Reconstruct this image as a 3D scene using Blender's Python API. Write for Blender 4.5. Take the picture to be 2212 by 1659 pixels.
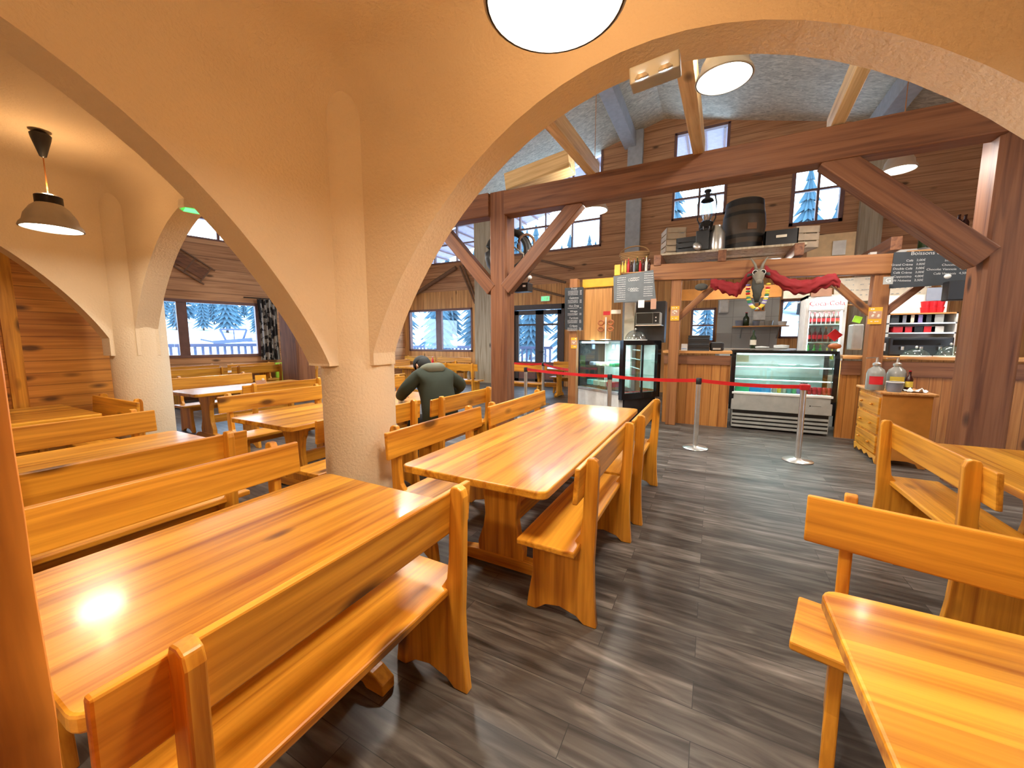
import bpy, bmesh, math, random
from math import pi, sin, cos, sqrt, radians
from mathutils import Vector, Matrix
random.seed(7)
for o in list(bpy.data.objects): bpy.data.objects.remove(o)
scene = bpy.context.scene
C = scene.collection
# ---------------------------------------------------------------- camera
H, PITCH, YAW, F = 1.5, 6.5, 27.5, 831.0
cam = bpy.data.cameras.new('camera'); camo = bpy.data.objects.new('camera', cam); C.objects.link(camo)
camo.location = (0, 0, H); camo.rotation_euler = (radians(90 - PITCH), 0, radians(YAW))
cam.sensor_width = 36; cam.lens = F / 2212 * 36; cam.clip_start = .05; cam.clip_end = 400
scene.camera = camo
# ---------------------------------------------------------------- world, exposure
vs = scene.view_settings
vs.view_transform = 'Standard'; vs.look = 'None'; vs.gamma = 1; vs.use_curve_mapping = False; vs.exposure = 0.45
scene.display_settings.display_device = 'sRGB'
w = bpy.data.worlds.new('sky'); scene.world = w; w.use_nodes = True
wn = w.node_tree.nodes; wl = w.node_tree.links; bg = wn['Background']
tc = wn.new('ShaderNodeTexCoord'); sp = wn.new('ShaderNodeSeparateXYZ'); rp = wn.new('ShaderNodeValToRGB')
wl.new(tc.outputs['Generated'], sp.inputs[0]); wl.new(sp.outputs['Z'], rp.inputs[0]); wl.new(rp.outputs[0], bg.inputs[0])
rp.color_ramp.elements[0].position = 0.0; rp.color_ramp.elements[0].color = (.78, .88, 1, 1)
rp.color_ramp.elements[1].position = .5; rp.color_ramp.elements[1].color = (.55, .75, 1, 1)
bg.inputs[1].default_value = 7.0

# pixel helper: the point a pixel of the 2212x1659 photo shows on the plane y = Y
_a, _p = radians(YAW), radians(PITCH)
FW = Vector((-sin(_a)*cos(_p), cos(_a)*cos(_p), -sin(_p))); RT = Vector((cos(_a), sin(_a), 0)); UP = RT.cross(FW)
def at(px, py, Y):
    d = FW + RT*(px-1106)/F - UP*(py-829.5)/F
    t = Y/d.y; return Vector((d.x*t, Y, H + d.z*t))

# ---------------------------------------------------------------- materials
MATS = {}
class NT:
    def __init__(s, name):
        s.m = bpy.data.materials.new(name); s.m.use_nodes = True; s.n = s.m.node_tree.nodes; s.l = s.m.node_tree.links
        s.b = s.n['Principled BSDF']; MATS[name] = s.m
    def new(s, t, **k):
        n = s.n.new(t)
        for a, v in k.items(): setattr(n, a, v)
        return n
    def link(s, a, b): s.l.new(a, b)
    def val(s, sock, v): sock.default_value = v
def coords(t, scale, rnd=True, obj='Object'):
    tc = t.new('ShaderNodeTexCoord'); mp = t.new('ShaderNodeMapping')
    if rnd:
        oi = t.new('ShaderNodeObjectInfo'); mu = t.new('ShaderNodeMath', operation='MULTIPLY'); mu.inputs[1].default_value = 17.3
        ad = t.new('ShaderNodeVectorMath', operation='ADD')
        t.link(oi.outputs['Random'], mu.inputs[0]); t.link(tc.outputs[obj], ad.inputs[0]); t.link(mu.outputs[0], ad.inputs[1])
        t.link(ad.outputs[0], mp.inputs[0])
    else: t.link(tc.outputs[obj], mp.inputs[0])
    mp.inputs['Scale'].default_value = scale
    return mp.outputs[0]
def ramp(t, fac, stops):
    r = t.new('ShaderNodeValToRGB'); t.link(fac, r.inputs[0])
    e = r.color_ramp.elements
    while len(e) < len(stops): e.new(.5)
    for i, (p, c) in enumerate(stops): e[i].position = p; e[i].color = (*c, 1)
    return r.outputs[0]
def mixc(t, a, b, fac, mode='MIX'):
    m = t.new('ShaderNodeMix', data_type='RGBA', blend_type=mode)
    for s, v in ((m.inputs[0], fac), (m.inputs[6], a), (m.inputs[7], b)):
        if hasattr(v, 'links'): t.link(v, s)
        else: s.default_value = v if isinstance(v, float) else (*v, 1)
    return m.outputs[2]
def bump(t, h, strength, dist=.01):
    b = t.new('ShaderNodeBump'); b.inputs['Strength'].default_value = strength; b.inputs['Distance'].default_value = dist
    t.link(h, b.inputs['Height']); t.link(b.outputs[0], t.b.inputs['Normal'])
def plain(name, col, rough=.6, metal=0., emit=None, es=1., coat=0.):
    t = NT(name); t.b.inputs['Base Color'].default_value = (*col, 1); t.b.inputs['Roughness'].default_value = rough
    t.b.inputs['Metallic'].default_value = metal; t.b.inputs['Coat Weight'].default_value = coat
    n = t.new('ShaderNodeTexNoise'); n.inputs['Scale'].default_value = 9
    t.link(coords(t, (1, 1, 1)), n.inputs['Vector'])
    c = ramp(t, n.outputs['Fac'], [(.3, tuple(x*.9 for x in col)), (.7, tuple(min(1, x*1.08) for x in col))])
    t.link(c, t.b.inputs['Base Color'])
    if emit: t.b.inputs['Emission Color'].default_value = (*emit, 1); t.b.inputs['Emission Strength'].default_value = es
    return t.m
def wood(name, axis, cl, cd, rough=.35, board=None, boardax=None, knots=.6, coat=.0, contrast=1., bdark=.72, groove=False, thin=None):
    """cl light colour, cd dark grain colour, axis = grain direction, board = width of glued boards along boardax"""
    t = NT(name); ai = 'xyz'.index(axis)
    s = [11, 11, 11]; s[ai] = .55
    v = coords(t, s)
    n = t.new('ShaderNodeTexNoise'); n.inputs['Scale'].default_value = 1.6; n.inputs['Detail'].default_value = 5; n.inputs['Distortion'].default_value = .6
    t.link(v, n.inputs['Vector'])
    cm = tuple(a*.6+b*.4 for a, b in zip(cl, cd))
    col = ramp(t, n.outputs['Fac'], [(.32, cd), (.45, cm), (.58, cl), (.8, tuple(min(1, x*1.12) for x in cl))])
    s2 = [60, 60, 60]; s2[ai] = 1.5
    n2 = t.new('ShaderNodeTexNoise'); n2.inputs['Scale'].default_value = 1; n2.inputs['Detail'].default_value = 2; t.link(coords(t, s2), n2.inputs['Vector'])
    f2 = ramp(t, n2.outputs['Fac'], [(.35, (.86, .8, .72)), (.6, (1, 1, 1))])
    col = mixc(t, col, f2, contrast*.8, 'MULTIPLY')
    if board:
        tc = t.new('ShaderNodeTexCoord'); sx = t.new('ShaderNodeSeparateXYZ'); t.link(tc.outputs['Object'], sx.inputs[0])
        dv = t.new('ShaderNodeMath', operation='DIVIDE'); dv.inputs[1].default_value = board; t.link(sx.outputs['XYZ'.index(boardax.upper())], dv.inputs[0])
        fl = t.new('ShaderNodeMath', operation='FLOOR'); t.link(dv.outputs[0], fl.inputs[0])
        wn_ = t.new('ShaderNodeTexWhiteNoise', noise_dimensions='1D'); t.link(fl.outputs[0], wn_.inputs['W'])
        bc = ramp(t, wn_.outputs['Value'], [(0, (bdark, bdark*.88, bdark*.8)), (1, (1, 1, 1))])
        col = mixc(t, col, bc, .8, 'MULTIPLY')
        if groove:
            fr = t.new('ShaderNodeMath', operation='FRACT'); t.link(dv.outputs[0], fr.inputs[0])
            gc = ramp(t, fr.outputs[0], [(0, (.35, .3, .26)), (.06, (1, 1, 1)), (.95, (1, 1, 1)), (1, (.45, .4, .36))])
            col = mixc(t, col, gc, .9, 'MULTIPLY')
    if knots:
        s3 = [5.2, 5.2, 5.2]; s3[ai] = 2.1
        if thin: s3['xyz'.index(thin)] = .01
        kr = .17 if thin else .24
        vo = t.new('ShaderNodeTexVoronoi'); vo.inputs['Scale'].default_value = 1; t.link(coords(t, s3), vo.inputs['Vector'])
        k1 = t.new('ShaderNodeMapRange'); k1.inputs[1].default_value = kr*.45; k1.inputs[2].default_value = kr; k1.inputs[3].default_value = 1; k1.inputs[4].default_value = 0
        t.link(vo.outputs['Distance'], k1.inputs[0])
        sc = t.new('ShaderNodeSeparateColor'); t.link(vo.outputs['Color'], sc.inputs[0])
        gt = t.new('ShaderNodeMath', operation='GREATER_THAN'); gt.inputs[1].default_value = 1-knots; t.link(sc.outputs[0], gt.inputs[0])
        mu = t.new('ShaderNodeMath', operation='MULTIPLY'); t.link(k1.outputs[0], mu.inputs[0]); t.link(gt.outputs[0], mu.inputs[1])
        col = mixc(t, col, tuple(x*.3 for x in cd), mu.outputs[0])
    t.link(col, t.b.inputs['Base Color']); t.b.inputs['Roughness'].default_value = rough
    t.b.inputs['Coat Weight'].default_value = coat; t.b.inputs['Coat Roughness'].default_value = .12
    bump(t, n2.outputs['Fac'], .12, .004)
    return t.m
OR_L, OR_D = (.86, .40, .055), (.52, .17, .015)
HB_L, HB_D = (.50, .20, .06), (.26, .085, .025)
for ax in 'xyz':
    wood('bench_wood_'+ax, ax, (.86, .40, .04), (.46, .155, .01), .36, knots=.5, coat=.15)
    wood('hall_timber_'+ax, ax, (.27, .11, .048), (.14, .048, .022), .55, knots=.15)
    wood('bar_timber_'+ax, ax, (.36, .15, .05), (.21, .075, .022), .5, knots=.25)
    wood('pine_'+ax, ax, (.72, .36, .12), (.48, .2, .05), .45, knots=.3)
wood('joist_wood', 'y', (.86, .62, .32), (.62, .38, .15), .5, knots=.3)
wood('table_wood', 'x', (.92, .46, .05), (.50, .165, .008), .3, board=.095, boardax='y', knots=.5, thin='z', coat=.3, bdark=.62)
wood('wall_boards_y', 'y', (.72, .30, .045), (.48, .17, .02), .45, board=.14, boardax='z', knots=.4, groove=True)
wood('hall_boards_x', 'x', (.68, .37, .19), (.46, .22, .10), .6, board=.2, boardax='z', knots=.15, groove=True)
wood('hall_boards_l', 'x', (.74, .42, .22), (.52, .26, .12), .6, board=.3, boardax='z', knots=.1, groove=True)
wood('hall_boards_s', 'y', (.56, .28, .14), (.36, .15, .07), .6, board=.24, boardax='z', knots=.1, groove=True)
wood('hall_boards_z', 'z', (.84, .46, .17), (.58, .26, .08), .6, board=.17, boardax='x', knots=.1, groove=True)
wood('counter_boards', 'z', (.62, .28, .07), (.42, .15, .03), .45, board=.13, boardax='x', knots=.3, groove=True)
wood('grey_timber_z', 'z', (.55, .48, .36), (.36, .28, .18), .6, knots=.2)
wood('post_bark', 'z', (.85, .30, .04), (.25, .05, .008), .45, knots=.8)
plain('window_frame', (.20, .10, .09), .5); plain('door_frame', (.06, .045, .045), .5)
plain('black', (.012, .012, .014), .4); plain('black_gloss', (.01, .01, .012), .12); plain('white', (.82, .82, .80), .5)
plain('steel', (.80, .80, .78), .28, .9); plain('grey_metal', (.42, .43, .41), .45, .2); plain('dark_metal', (.06, .06, .065), .4, .8)
plain('belt_red', (.72, .01, .012), .5); plain('chalk', (.035, .042, .05), .6); plain('lettering', (.55, .56, .55), .7)
plain('roof_grey', (.45, .47, .50), .7); plain('soffit', (.42, .36, .46), .7); plain('cord', (.5, .2, .05), .6)
def plaster():
    t = NT('plaster'); t.b.inputs['Roughness'].default_value = .85
    n = t.new('ShaderNodeTexNoise'); n.inputs['Scale'].default_value = 55; n.inputs['Detail'].default_value = 5; t.link(coords(t, (1, 1, 1), False), n.inputs['Vector'])
    n2 = t.new('ShaderNodeTexNoise'); n2.inputs['Scale'].default_value = 1.3; t.link(coords(t, (1, 1, 1), False), n2.inputs['Vector'])
    t.link(ramp(t, n2.outputs['Fac'], [(.3, (.72, .59, .42)), (.7, (.79, .66, .48))]), t.b.inputs['Base Color'])
    bump(t, n.outputs['Fac'], .5, .012)
plaster()
def osb():
    t = NT('osb'); t.b.inputs['Roughness'].default_value = .7
    n = t.new('ShaderNodeTexNoise'); n.inputs['Scale'].default_value = 7; n.inputs['Detail'].default_value = 6; n.inputs['Distortion'].default_value = 1.5
    t.link(coords(t, (1, 2.2, 1), False), n.inputs['Vector'])
    t.link(ramp(t, n.outputs['Fac'], [(.3, (.42, .38, .29)), (.5, (.62, .57, .45)), (.7, (.82, .76, .62))]), t.b.inputs['Base Color'])
osb()
def floor_mat():
    t = NT('vinyl_planks'); 
    br = t.new('ShaderNodeTexBrick', offset=.37, offset_frequency=2); t.link(coords(t, (1, 1, 1), False), br.inputs['Vector'])
    for k, v in (('Scale', 1.), ('Mortar Size', .0016), ('Brick Width', 1.15), ('Row Height', .145), ('Bias', 0.), ('Mortar Smooth', .2)): br.inputs[k].default_value = v
    br.inputs['Color1'].default_value = (0, 0, 0, 1); br.inputs['Color2'].default_value = (1, 1, 1, 1); br.inputs['Mortar'].default_value = (.2, .2, .2, 1)
    n = t.new('ShaderNodeTexNoise'); n.inputs['Scale'].default_value = 1.8; n.inputs['Detail'].default_value = 6; n.inputs['Distortion'].default_value = .8
    # shift the grain per plank
    ad = t.new('ShaderNodeVectorMath', operation='MULTIPLY_ADD'); ad.inputs[1].default_value = (0, 7, 3)
    t.link(br.outputs['Color'], ad.inputs[0]); t.link(coords(t, (1.4, 11, 1), False), ad.inputs[2]); t.link(ad.outputs[0], n.inputs['Vector'])
    c1 = ramp(t, n.outputs['Fac'], [(.3, (.035, .029, .025)), (.48, (.095, .083, .074)), (.62, (.16, .145, .13)), (.75, (.25, .23, .21))])
    c2 = ramp(t, br.outputs['Color'], [(0, (.62, .62, .62)), (1, (1.25, 1.25, 1.25))])
    c = mixc(t, c1, c2, 1., 'MULTIPLY')
    c = mixc(t, c, (.03, .03, .03), br.outputs['Fac'])
    t.link(c, t.b.inputs['Base Color']); t.b.inputs['Roughness'].default_value = .42
    t.b.inputs['Specular IOR Level'].default_value = .45
    bump(t, n.outputs['Fac'], .15, .003)
floor_mat()
def glass_mat(name, tint=(1, 1, 1), gl=.1, rough=.02):
    t = NT(name); t.n.remove(t.b)
    tr = t.new('ShaderNodeBsdfTransparent'); tr.inputs[0].default_value = (*tint, 1)
    g = t.new('ShaderNodeBsdfGlossy'); g.inputs['Roughness'].default_value = rough
    mx = t.new('ShaderNodeMixShader'); mx.inputs[0].default_value = gl
    t.link(tr.outputs[0], mx.inputs[1]); t.link(g.outputs[0], mx.inputs[2]); t.link(mx.outputs[0], t.n['Material Output'].inputs[0])
glass_mat('window_glass', (.93, .98, 1), .06); glass_mat('case_glass', (.85, .95, .92), .14); glass_mat('bottle_glass', (.75, .8, .82), .25); glass_mat('green_glass', (.5, .9, .4), .2)
def emis(name, col, s):
    t = NT(name); t.b.inputs['Base Color'].default_value = (*col, 1); t.b.inputs['Emission Color'].default_value = (*col, 1); t.b.inputs['Emission Strength'].default_value = s
WARM, COOL = (1, .82, .60), (1, .95, .86)
emis('lamp_warm', (1, .9, .75), 14); emis('lamp_cool', COOL, 10); emis('header_glow', (.95, .97, 1), 1.1); emis('exit_green', (.1, 1, .2), 1.6); emis('case_light', (.8, .93, 1), 6); emis('led', (.9, .95, 1), 30)
t = NT('snow'); t.b.inputs['Roughness'].default_value = .8
n = t.new('ShaderNodeTexNoise'); n.inputs['Scale'].default_value = .22; n.inputs['Detail'].default_value = 7; n.inputs['Roughness'].default_value = .65; t.link(coords(t, (1, 1, 1), False), n.inputs['Vector'])
f1 = ramp(t, n.outputs['Fac'], [(.53, (0, 0, 0)), (.56, (1, 1, 1))]); tc = t.new('ShaderNodeTexCoord'); sx = t.new('ShaderNodeSeparateXYZ'); t.link(tc.outputs['Object'], sx.inputs[0])
mr = t.new('ShaderNodeMapRange'); mr.inputs[1].default_value = 2.5; mr.inputs[2].default_value = 5; t.link(sx.outputs['Z'], mr.inputs[0])
mu = t.new('ShaderNodeMath', operation='MULTIPLY'); t.link(f1, mu.inputs[0]); t.link(mr.outputs[0], mu.inputs[1])
t.link(mixc(t, (.85, .88, .92), (.07, .14, .19), mu.outputs[0]), t.b.inputs['Base Color'])

# ---------------------------------------------------------------- mesh helper
class MB:
    def __init__(s): s.v, s.f = [], []
    def add(s, vs_, fs):
        k = len(s.v); s.v += [tuple(p) for p in vs_]; s.f += [tuple(i+k for i in q) for q in fs]; return s
    def box(s, x0, y0, z0, x1, y1, z1):
        return s.add([(x, y, z) for z in (z0, z1) for y in (y0, y1) for x in (x0, x1)], [(0, 2, 3, 1), (4, 5, 7, 6), (0, 1, 5, 4), (2, 6, 7, 3), (0, 4, 6, 2), (1, 3, 7, 5)])
    def beam(s, p0, p1, wd, ht, up=(0, 0, 1)):
        """rectangular bar from p0 to p1; wd across, ht along up"""
        p0, p1 = Vector(p0), Vector(p1); d = (p1-p0).normalized(); r = d.cross(Vector(up))
        if r.length < 1e-4: r = Vector((1, 0, 0))
        r.normalize(); u = r.cross(d)
        vs_ = [p + r*a*wd/2 + u*b*ht/2 for p in (p0, p1) for b in (-1, 1) for a in (-1, 1)]
        return s.add(vs_, [(0, 2, 3, 1), (4, 5, 7, 6), (0, 1, 5, 4), (2, 6, 7, 3), (0, 4, 6, 2), (1, 3, 7, 5)])
    def prism(s, poly, ax, d0, d1):
        """poly of 2d points, extruded along axis ax ('x': poly is (y,z), 'y': (x,z), 'z': (x,y))"""
        def p3(a, b, d): return {'x': (d, a, b), 'y': (a, d, b), 'z': (a, b, d)}[ax]
        n = len(poly)
        return s.add([p3(a, b, d0) for a, b in poly] + [p3(a, b, d1) for a, b in poly],
                     [tuple(range(n)), tuple(range(2*n-1, n-1, -1))] + [(i, i+n, (i+1) % n+n, (i+1) % n) for i in range(n)])
    def tube(s, pts, r, n=8, caps=True):
        pts = [Vector(p) for p in pts]; rs = r if isinstance(r, (list, tuple)) else [r]*len(pts); rings = []
        up = Vector((0, 0, 1))
        vs_ = []
        for i, p in enumerate(pts):
            d = (pts[min(i+1, len(pts)-1)] - pts[max(i-1, 0)]).normalized()
            a = d.cross(up)
            if a.length < .05: a = d.cross(Vector((1, 0, 0)))
            a.normalize(); b = a.cross(d)
            vs_ += [p + (a*cos(2*pi*k/n) + b*sin(2*pi*k/n))*rs[i] for k in range(n)]
        fs = [(i*n+k, i*n+(k+1) % n, (i+1)*n+(k+1) % n, (i+1)*n+k) for i in range(len(pts)-1) for k in range(n)]
        if caps: fs += [tuple(range(n-1, -1, -1)), tuple(range((len(pts)-1)*n, len(pts)*n))]
        return s.add(vs_, fs)
    def lathe(s, prof, c=(0, 0, 0), n=24, caps=False):
        vs_ = [(c[0]+r*cos(2*pi*k/n), c[1]+r*sin(2*pi*k/n), c[2]+z) for r, z in prof for k in range(n)]
        fs = [(i*n+k, i*n+(k+1) % n, (i+1)*n+(k+1) % n, (i+1)*n+k) for i in range(len(prof)-1) for k in range(n)]
        if caps: fs += [tuple(range(n-1, -1, -1)), tuple(range((len(prof)-1)*n, len(prof)*n))]
        return s.add(vs_, fs)
    def ball(s, c, r, n=12):
        r = r if isinstance(r, (tuple, list)) else (r, r, r)
        vs_, fs = [], []
        m = n//2
        for i in range(m+1):
            th = pi*i/m
            for k in range(n): vs_.append((c[0]+r[0]*sin(th)*cos(2*pi*k/n), c[1]+r[1]*sin(th)*sin(2*pi*k/n), c[2]+r[2]*cos(th)))
        for i in range(m):
            for k in range(n): fs.append((i*n+k, (i+1)*n+k, (i+1)*n+(k+1) % n, i*n+(k+1) % n))
        return s.add(vs_, fs)
    def build(s, name, mat, parent=None, smooth=False, bevel=0, loc=None):
        me = bpy.data.meshes.new(name); me.from_pydata(s.v, [], s.f); me.materials.append(MATS[mat] if isinstance(mat, str) else mat)
        bm = bmesh.new(); bm.from_mesh(me); bmesh.ops.remove_doubles(bm, verts=bm.verts, dist=1e-5); bmesh.ops.recalc_face_normals(bm, faces=bm.faces); bm.to_mesh(me); bm.free()
        if smooth: me.polygons.foreach_set('use_smooth', [True]*len(me.polygons)); me.update()
        o = bpy.data.objects.new(name, me); C.objects.link(o)
        if parent: o.parent = parent
        if loc: o.location = loc
        if bevel:
            b = o.modifiers.new('bevel', 'BEVEL'); b.width = bevel; b.segments = 2; b.limit_method = 'ANGLE'; b.angle_limit = .7
        if smooth and smooth != 'all':
            try: me.set_sharp_from_angle(angle=.9)
            except Exception: pass
        return o
def tag(o, label, cat, group=None, kind=None):
    if label: o['label'] = label
    if cat: o['category'] = cat
    if group: o['group'] = group
    if kind: o['kind'] = kind
    return o
def struct(o): o['kind'] = 'structure'; return o
def thing(name, label, cat, loc=(0, 0, 0), rz=0, group=None):
    o = bpy.data.objects.new(name, None); C.objects.link(o); o.location = loc; o.rotation_euler = (0, 0, rz); o.empty_display_size = .1
    return tag(o, label, cat, group)
def dup(root, label=None, loc=None, rz=None, group=None, scale=None):
    def cp(o, par):
        c = o.copy(); C.objects.link(c); c.parent = par
        for ch in [x for x in ALLCH.get(o.name, [])]: cp(ch, c)
        return c
    ALLCH = {}
    for x in C.objects:
        if x.parent: ALLCH.setdefault(x.parent.name, []).append(x)
    c = cp(root, None)
    if label: c['label'] = label
    if loc: c.location = loc
    if rz is not None: c.rotation_euler = (0, 0, rz)
    if group: c['group'] = group
    if scale: c.scale = scale
    return c
def text(s_, size, mat, parent, loc, rot, name='lettering', align='CENTER', ext=.001):
    cu = bpy.data.curves.new(name, 'FONT'); cu.body = s_; cu.size = size; cu.align_x = align; cu.align_y = 'CENTER'; cu.extrude = ext
    to = bpy.data.objects.new('tmp', cu); C.objects.link(to)
    dg = bpy.context.evaluated_depsgraph_get(); me = bpy.data.meshes.new_from_object(to.evaluated_get(dg))
    bpy.data.objects.remove(to); bpy.data.curves.remove(cu)
    me.materials.clear(); me.materials.append(MATS[mat])
    o = bpy.data.objects.new(name, me); C.objects.link(o); o.parent = parent; o.location = loc; o.rotation_euler = rot
    return o

# ================================================================= SETTING
P1, P2, P0, YA = (-2.3, 1.98), (-5.9, 1.98), (1.72, 1.98), 1.98
CE = 3.12
struct(MB().box(-12.6, -2.0, -.1, 6.2, 12.0, 0).build('floor', 'vinyl_planks'))
def arch_poly(c, a, ex, rise, cut, z0=1.33, n=40):
    return [(c + cut*cos(pi*(1-i/n)), z0 + rise*(max(0, 1-(cut/a*cos(pi*(1-i/n)))**2))**ex) for i in range(n+1)]
def arch_wall(name, axis, pos, th, s0, s1, arches, ztop):
    """wall along an axis with arched openings from springing height up"""
    m = MB(); s = s0
    def quadcol(pts):
        poly = pts + [(pts[-1][0], ztop), (pts[0][0], ztop)]
        # strip of quads for a clean arch
        for (a, za), (b, zb) in zip(pts[:-1], pts[1:]):
            P = [(a, za), (b, zb), (b, ztop), (a, ztop)]
            m.prism(P, axis, pos-th/2, pos+th/2)
    for c, a, ex, rise, cut in arches:
        if c-cut > s: m.prism([(s, 1.33), (c-cut, 1.33), (c-cut, ztop), (s, ztop)], axis, pos-th/2, pos+th/2)
        quadcol(arch_poly(c, a, ex, rise, cut)); s = c+cut
    m.prism([(s, 1.33), (s1, 1.33), (s1, ztop), (s, ztop)], axis, pos-th/2, pos+th/2)
    return struct(m.build(name, 'plaster'))
TH = .2
arch_wall('wall_arcade', 'y', YA, TH, -5.9, 5.25, [(-4.1, 1.68, .8, 1.45, 1.56), (-.30, 1.76, .8, 1.45, 1.735), (3.5, 1.62, .85, 1.45, 1.58)], 3.36)
arch_wall('wall_arch_left', 'x', P1[0]-.02, .21, -1.9, YA-TH/2, [(.02, 1.66, .88, 1.36, 1.655)], 3.36)
arch_wall('wall_arch_far_left', 'x', P2[0]-.02, .21, -1.9, YA-TH/2, [(.02, 1.76, .8, 1.45, 1.69)], 3.36)
arch_wall('wall_arch_right', 'x', P0[0], TH, -1.9, YA-TH/2, [(.05, 1.68, .88, 1.4, 1.67)], 3.36)
struct(MB().box(-7.1, -2.0, 0, 5.25, -1.85, 3.4).build('wall_rear', 'plaster'))
struct(MB().box(5.15, -1.85, 0, 5.3, 2.0, 3.4).build('wall_right', 'plaster'))
def vault(name, x0, x1, y0, y1, R=.24):
    n = 44; m = MB(); vs_ = []
    def g(i): # denser near the walls
        t = i/n; return .5-.5*cos(pi*t)
    for j in range(n+1):
        for i in range(n+1):
            x, y = x0+(x1-x0)*g(i), y0+(y1-y0)*g(j)
            def k(d): return 0 if d >= R else R-sqrt(max(0, R*R-(R-d)**2))
            z = CE - min(R, sqrt(k(min(x-x0, x1-x))**2 + k(min(y-y0, y1-y))**2))
            vs_.append((x, y, z))
    m.add(vs_, [(j*(n+1)+i, j*(n+1)+i+1, (j+1)*(n+1)+i+1, (j+1)*(n+1)+i) for j in range(n) for i in range(n)])
    return struct(m.build(name, 'plaster', smooth='all'))
vault('ceiling', P1[0]+.085, P0[0]-TH/2, -1.85, YA-TH/2)
vault('ceiling', P2[0]+.085, P1[0]-.125, -1.85, YA-TH/2)
vault('ceiling', P0[0]+TH/2, 5.15, -1.85, YA-TH/2)
struct(MB().box(-7.1, -2, CE+.06, 5.3, YA+.1, CE+.16).build('ceiling', 'plaster'))
for px_, lab in ((P1, 'white plaster round column beside the near left table'), (P2, 'white plaster round column next to the plank wall')):
    o = MB().lathe([(.25, 0), (.25, CE-.03)], (px_[0], px_[1], 0), 48, True).build('plaster_column', 'plaster', smooth=True)
    tag(o, lab, 'column', 'round plaster columns of the arcade')
struct(MB().box(-7.0, -1.85, 0, -6.88, 2.15, 3.34).build('wall_planked', 'wall_boards_y'))
struct(MB().box(-6.88, -1.85, CE, -6.0, 1.9, CE+.05).build('ceiling', 'plaster'))
struct(MB().box(-6.88, 1.18, 0, -6.84, 1.30, 2.6).build('trim_1', 'bench_wood_z'))
# ---- hall shell
def wall_panel(name, p0, p1, z0, z1, th, ops, mat, side=1):
    """vertical wall from p0 to p1, openings (s0,s1,za,zb); local x runs along the wall, placed by the object's transform"""
    L = (Vector(p1)-Vector(p0)).length; ang = math.atan2(p1[1]-p0[1], p1[0]-p0[0])
    m = MB(); xs = sorted({0, L, *[o[0] for o in ops], *[o[1] for o in ops]}); zs = sorted({z0, z1, *[o[2] for o in ops], *[o[3] for o in ops]})
    for xa, xb in zip(xs[:-1], xs[1:]):
        for za, zb in zip(zs[:-1], zs[1:]):
            cx_, cz = (xa+xb)/2, (za+zb)/2
            if any(o[0] < cx_ < o[1] and o[2] < cz < o[3] for o in ops): continue
            m.box(xa, 0, za, xb, th*side, zb)
    o = m.build(name, mat); o.location = (p0[0], p0[1], 0); o.rotation_euler = (0, 0, ang); return struct(o)
YB = 11.8
# back wall: vertical boards below 4.2, horizontal boards above
bw0 = -11.0
lowops = [(-10.75-bw0, -7.75-bw0, 1.08, 2.66), (-6.15-bw0, -4.25-bw0, 0, 2.66), (-.58-bw0, .02-bw0, 1.45, 2.36), (1.45-bw0, 2.02-bw0, 1.55, 2.5)]
wall_panel('wall_back', (bw0, YB), (6.2, YB), 0, 3.3, .2, lowops, 'hall_boards_z')
upops = [(-10.4-bw0, -7.4-bw0, 4.3, 7.6), (-6.3-bw0, -3.14-bw0, 4.3, 7.6), (-1.2-bw0, .1-bw0, 4.75, 7.0), (1.48-bw0, 2.5-bw0, 4.25, 6.0)]
wall_panel('wall_back_gable', (bw0, YB), (6.2, YB), 3.3, 8.2, .2, upops, 'hall_boards_x')
# left wall: 75 degrees
LA = radians(75); LD = Vector((cos(LA), sin(LA))); L0 = Vector((-11.73, 4.4)) - LD*2.6
L1 = Vector((-11.73, 4.4)) + LD*3.0
def lw(px, py):  # point on the left wall for a photo pixel, as distance along it and height
    d = FW + RT*(px-1106)/F - UP*(py-829.5)/F; n = Vector((-LD.y, LD.x)); t = (n.dot(L0))/(n.x*d.x+n.y*d.y)
    q = Vector((d.x*t, d.y*t)); return (q-L0).dot(LD), H+d.z*t
wall_panel('wall_left', L0, L1, 0, 5.6, .2, [(.3, 4.6, 1.06, 2.5), (1.0, 5.0, 4.02, 4.55)], 'hall_boards_l')
wall_panel('wall_left_far', L1, (-11.0, YB), 0, 6, .2, [(.8, 3.6, 1.06, 2.5)], 'hall_boards_l')
wall_panel('wall_south', (-12.6, 1.9), (-7.0, 1.9), 0, 5.2, .15, [], 'hall_boards_x', 1)
struct(MB().box(-7.0, 2.09, 3.36, 6.2, 2.2, 7.6).build('wall_over_arcade', 'plaster'))
struct(MB().box(6.1, 1.9, 0, 6.25, 12, 7).build('wall_right_hall', 'hall_boards_x'))
# roof: two slopes, ridge along y
XR, ZR, SL = -1.5, 7.45, .26
for nm, x1 in (('ceiling_left_slope', -12.15), ('ceiling_right_slope', 6.4)):
    z1 = ZR - abs(x1-XR)*SL
    struct(MB().add([(XR, 2.0, ZR), (XR, 12.0, ZR), (x1, 12.0, z1), (x1, 2.0, z1), (XR, 2.0, ZR+.1), (XR, 12.0, ZR+.1), (x1, 12.0, z1+.1), (x1, 2.0, z1+.1)],
        [(0, 1, 2, 3), (4, 7, 6, 5), (0, 3, 7, 4), (1, 5, 6, 2), (2, 6, 7, 3), (0, 4, 5, 1)]).build(nm, 'osb'))
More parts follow.
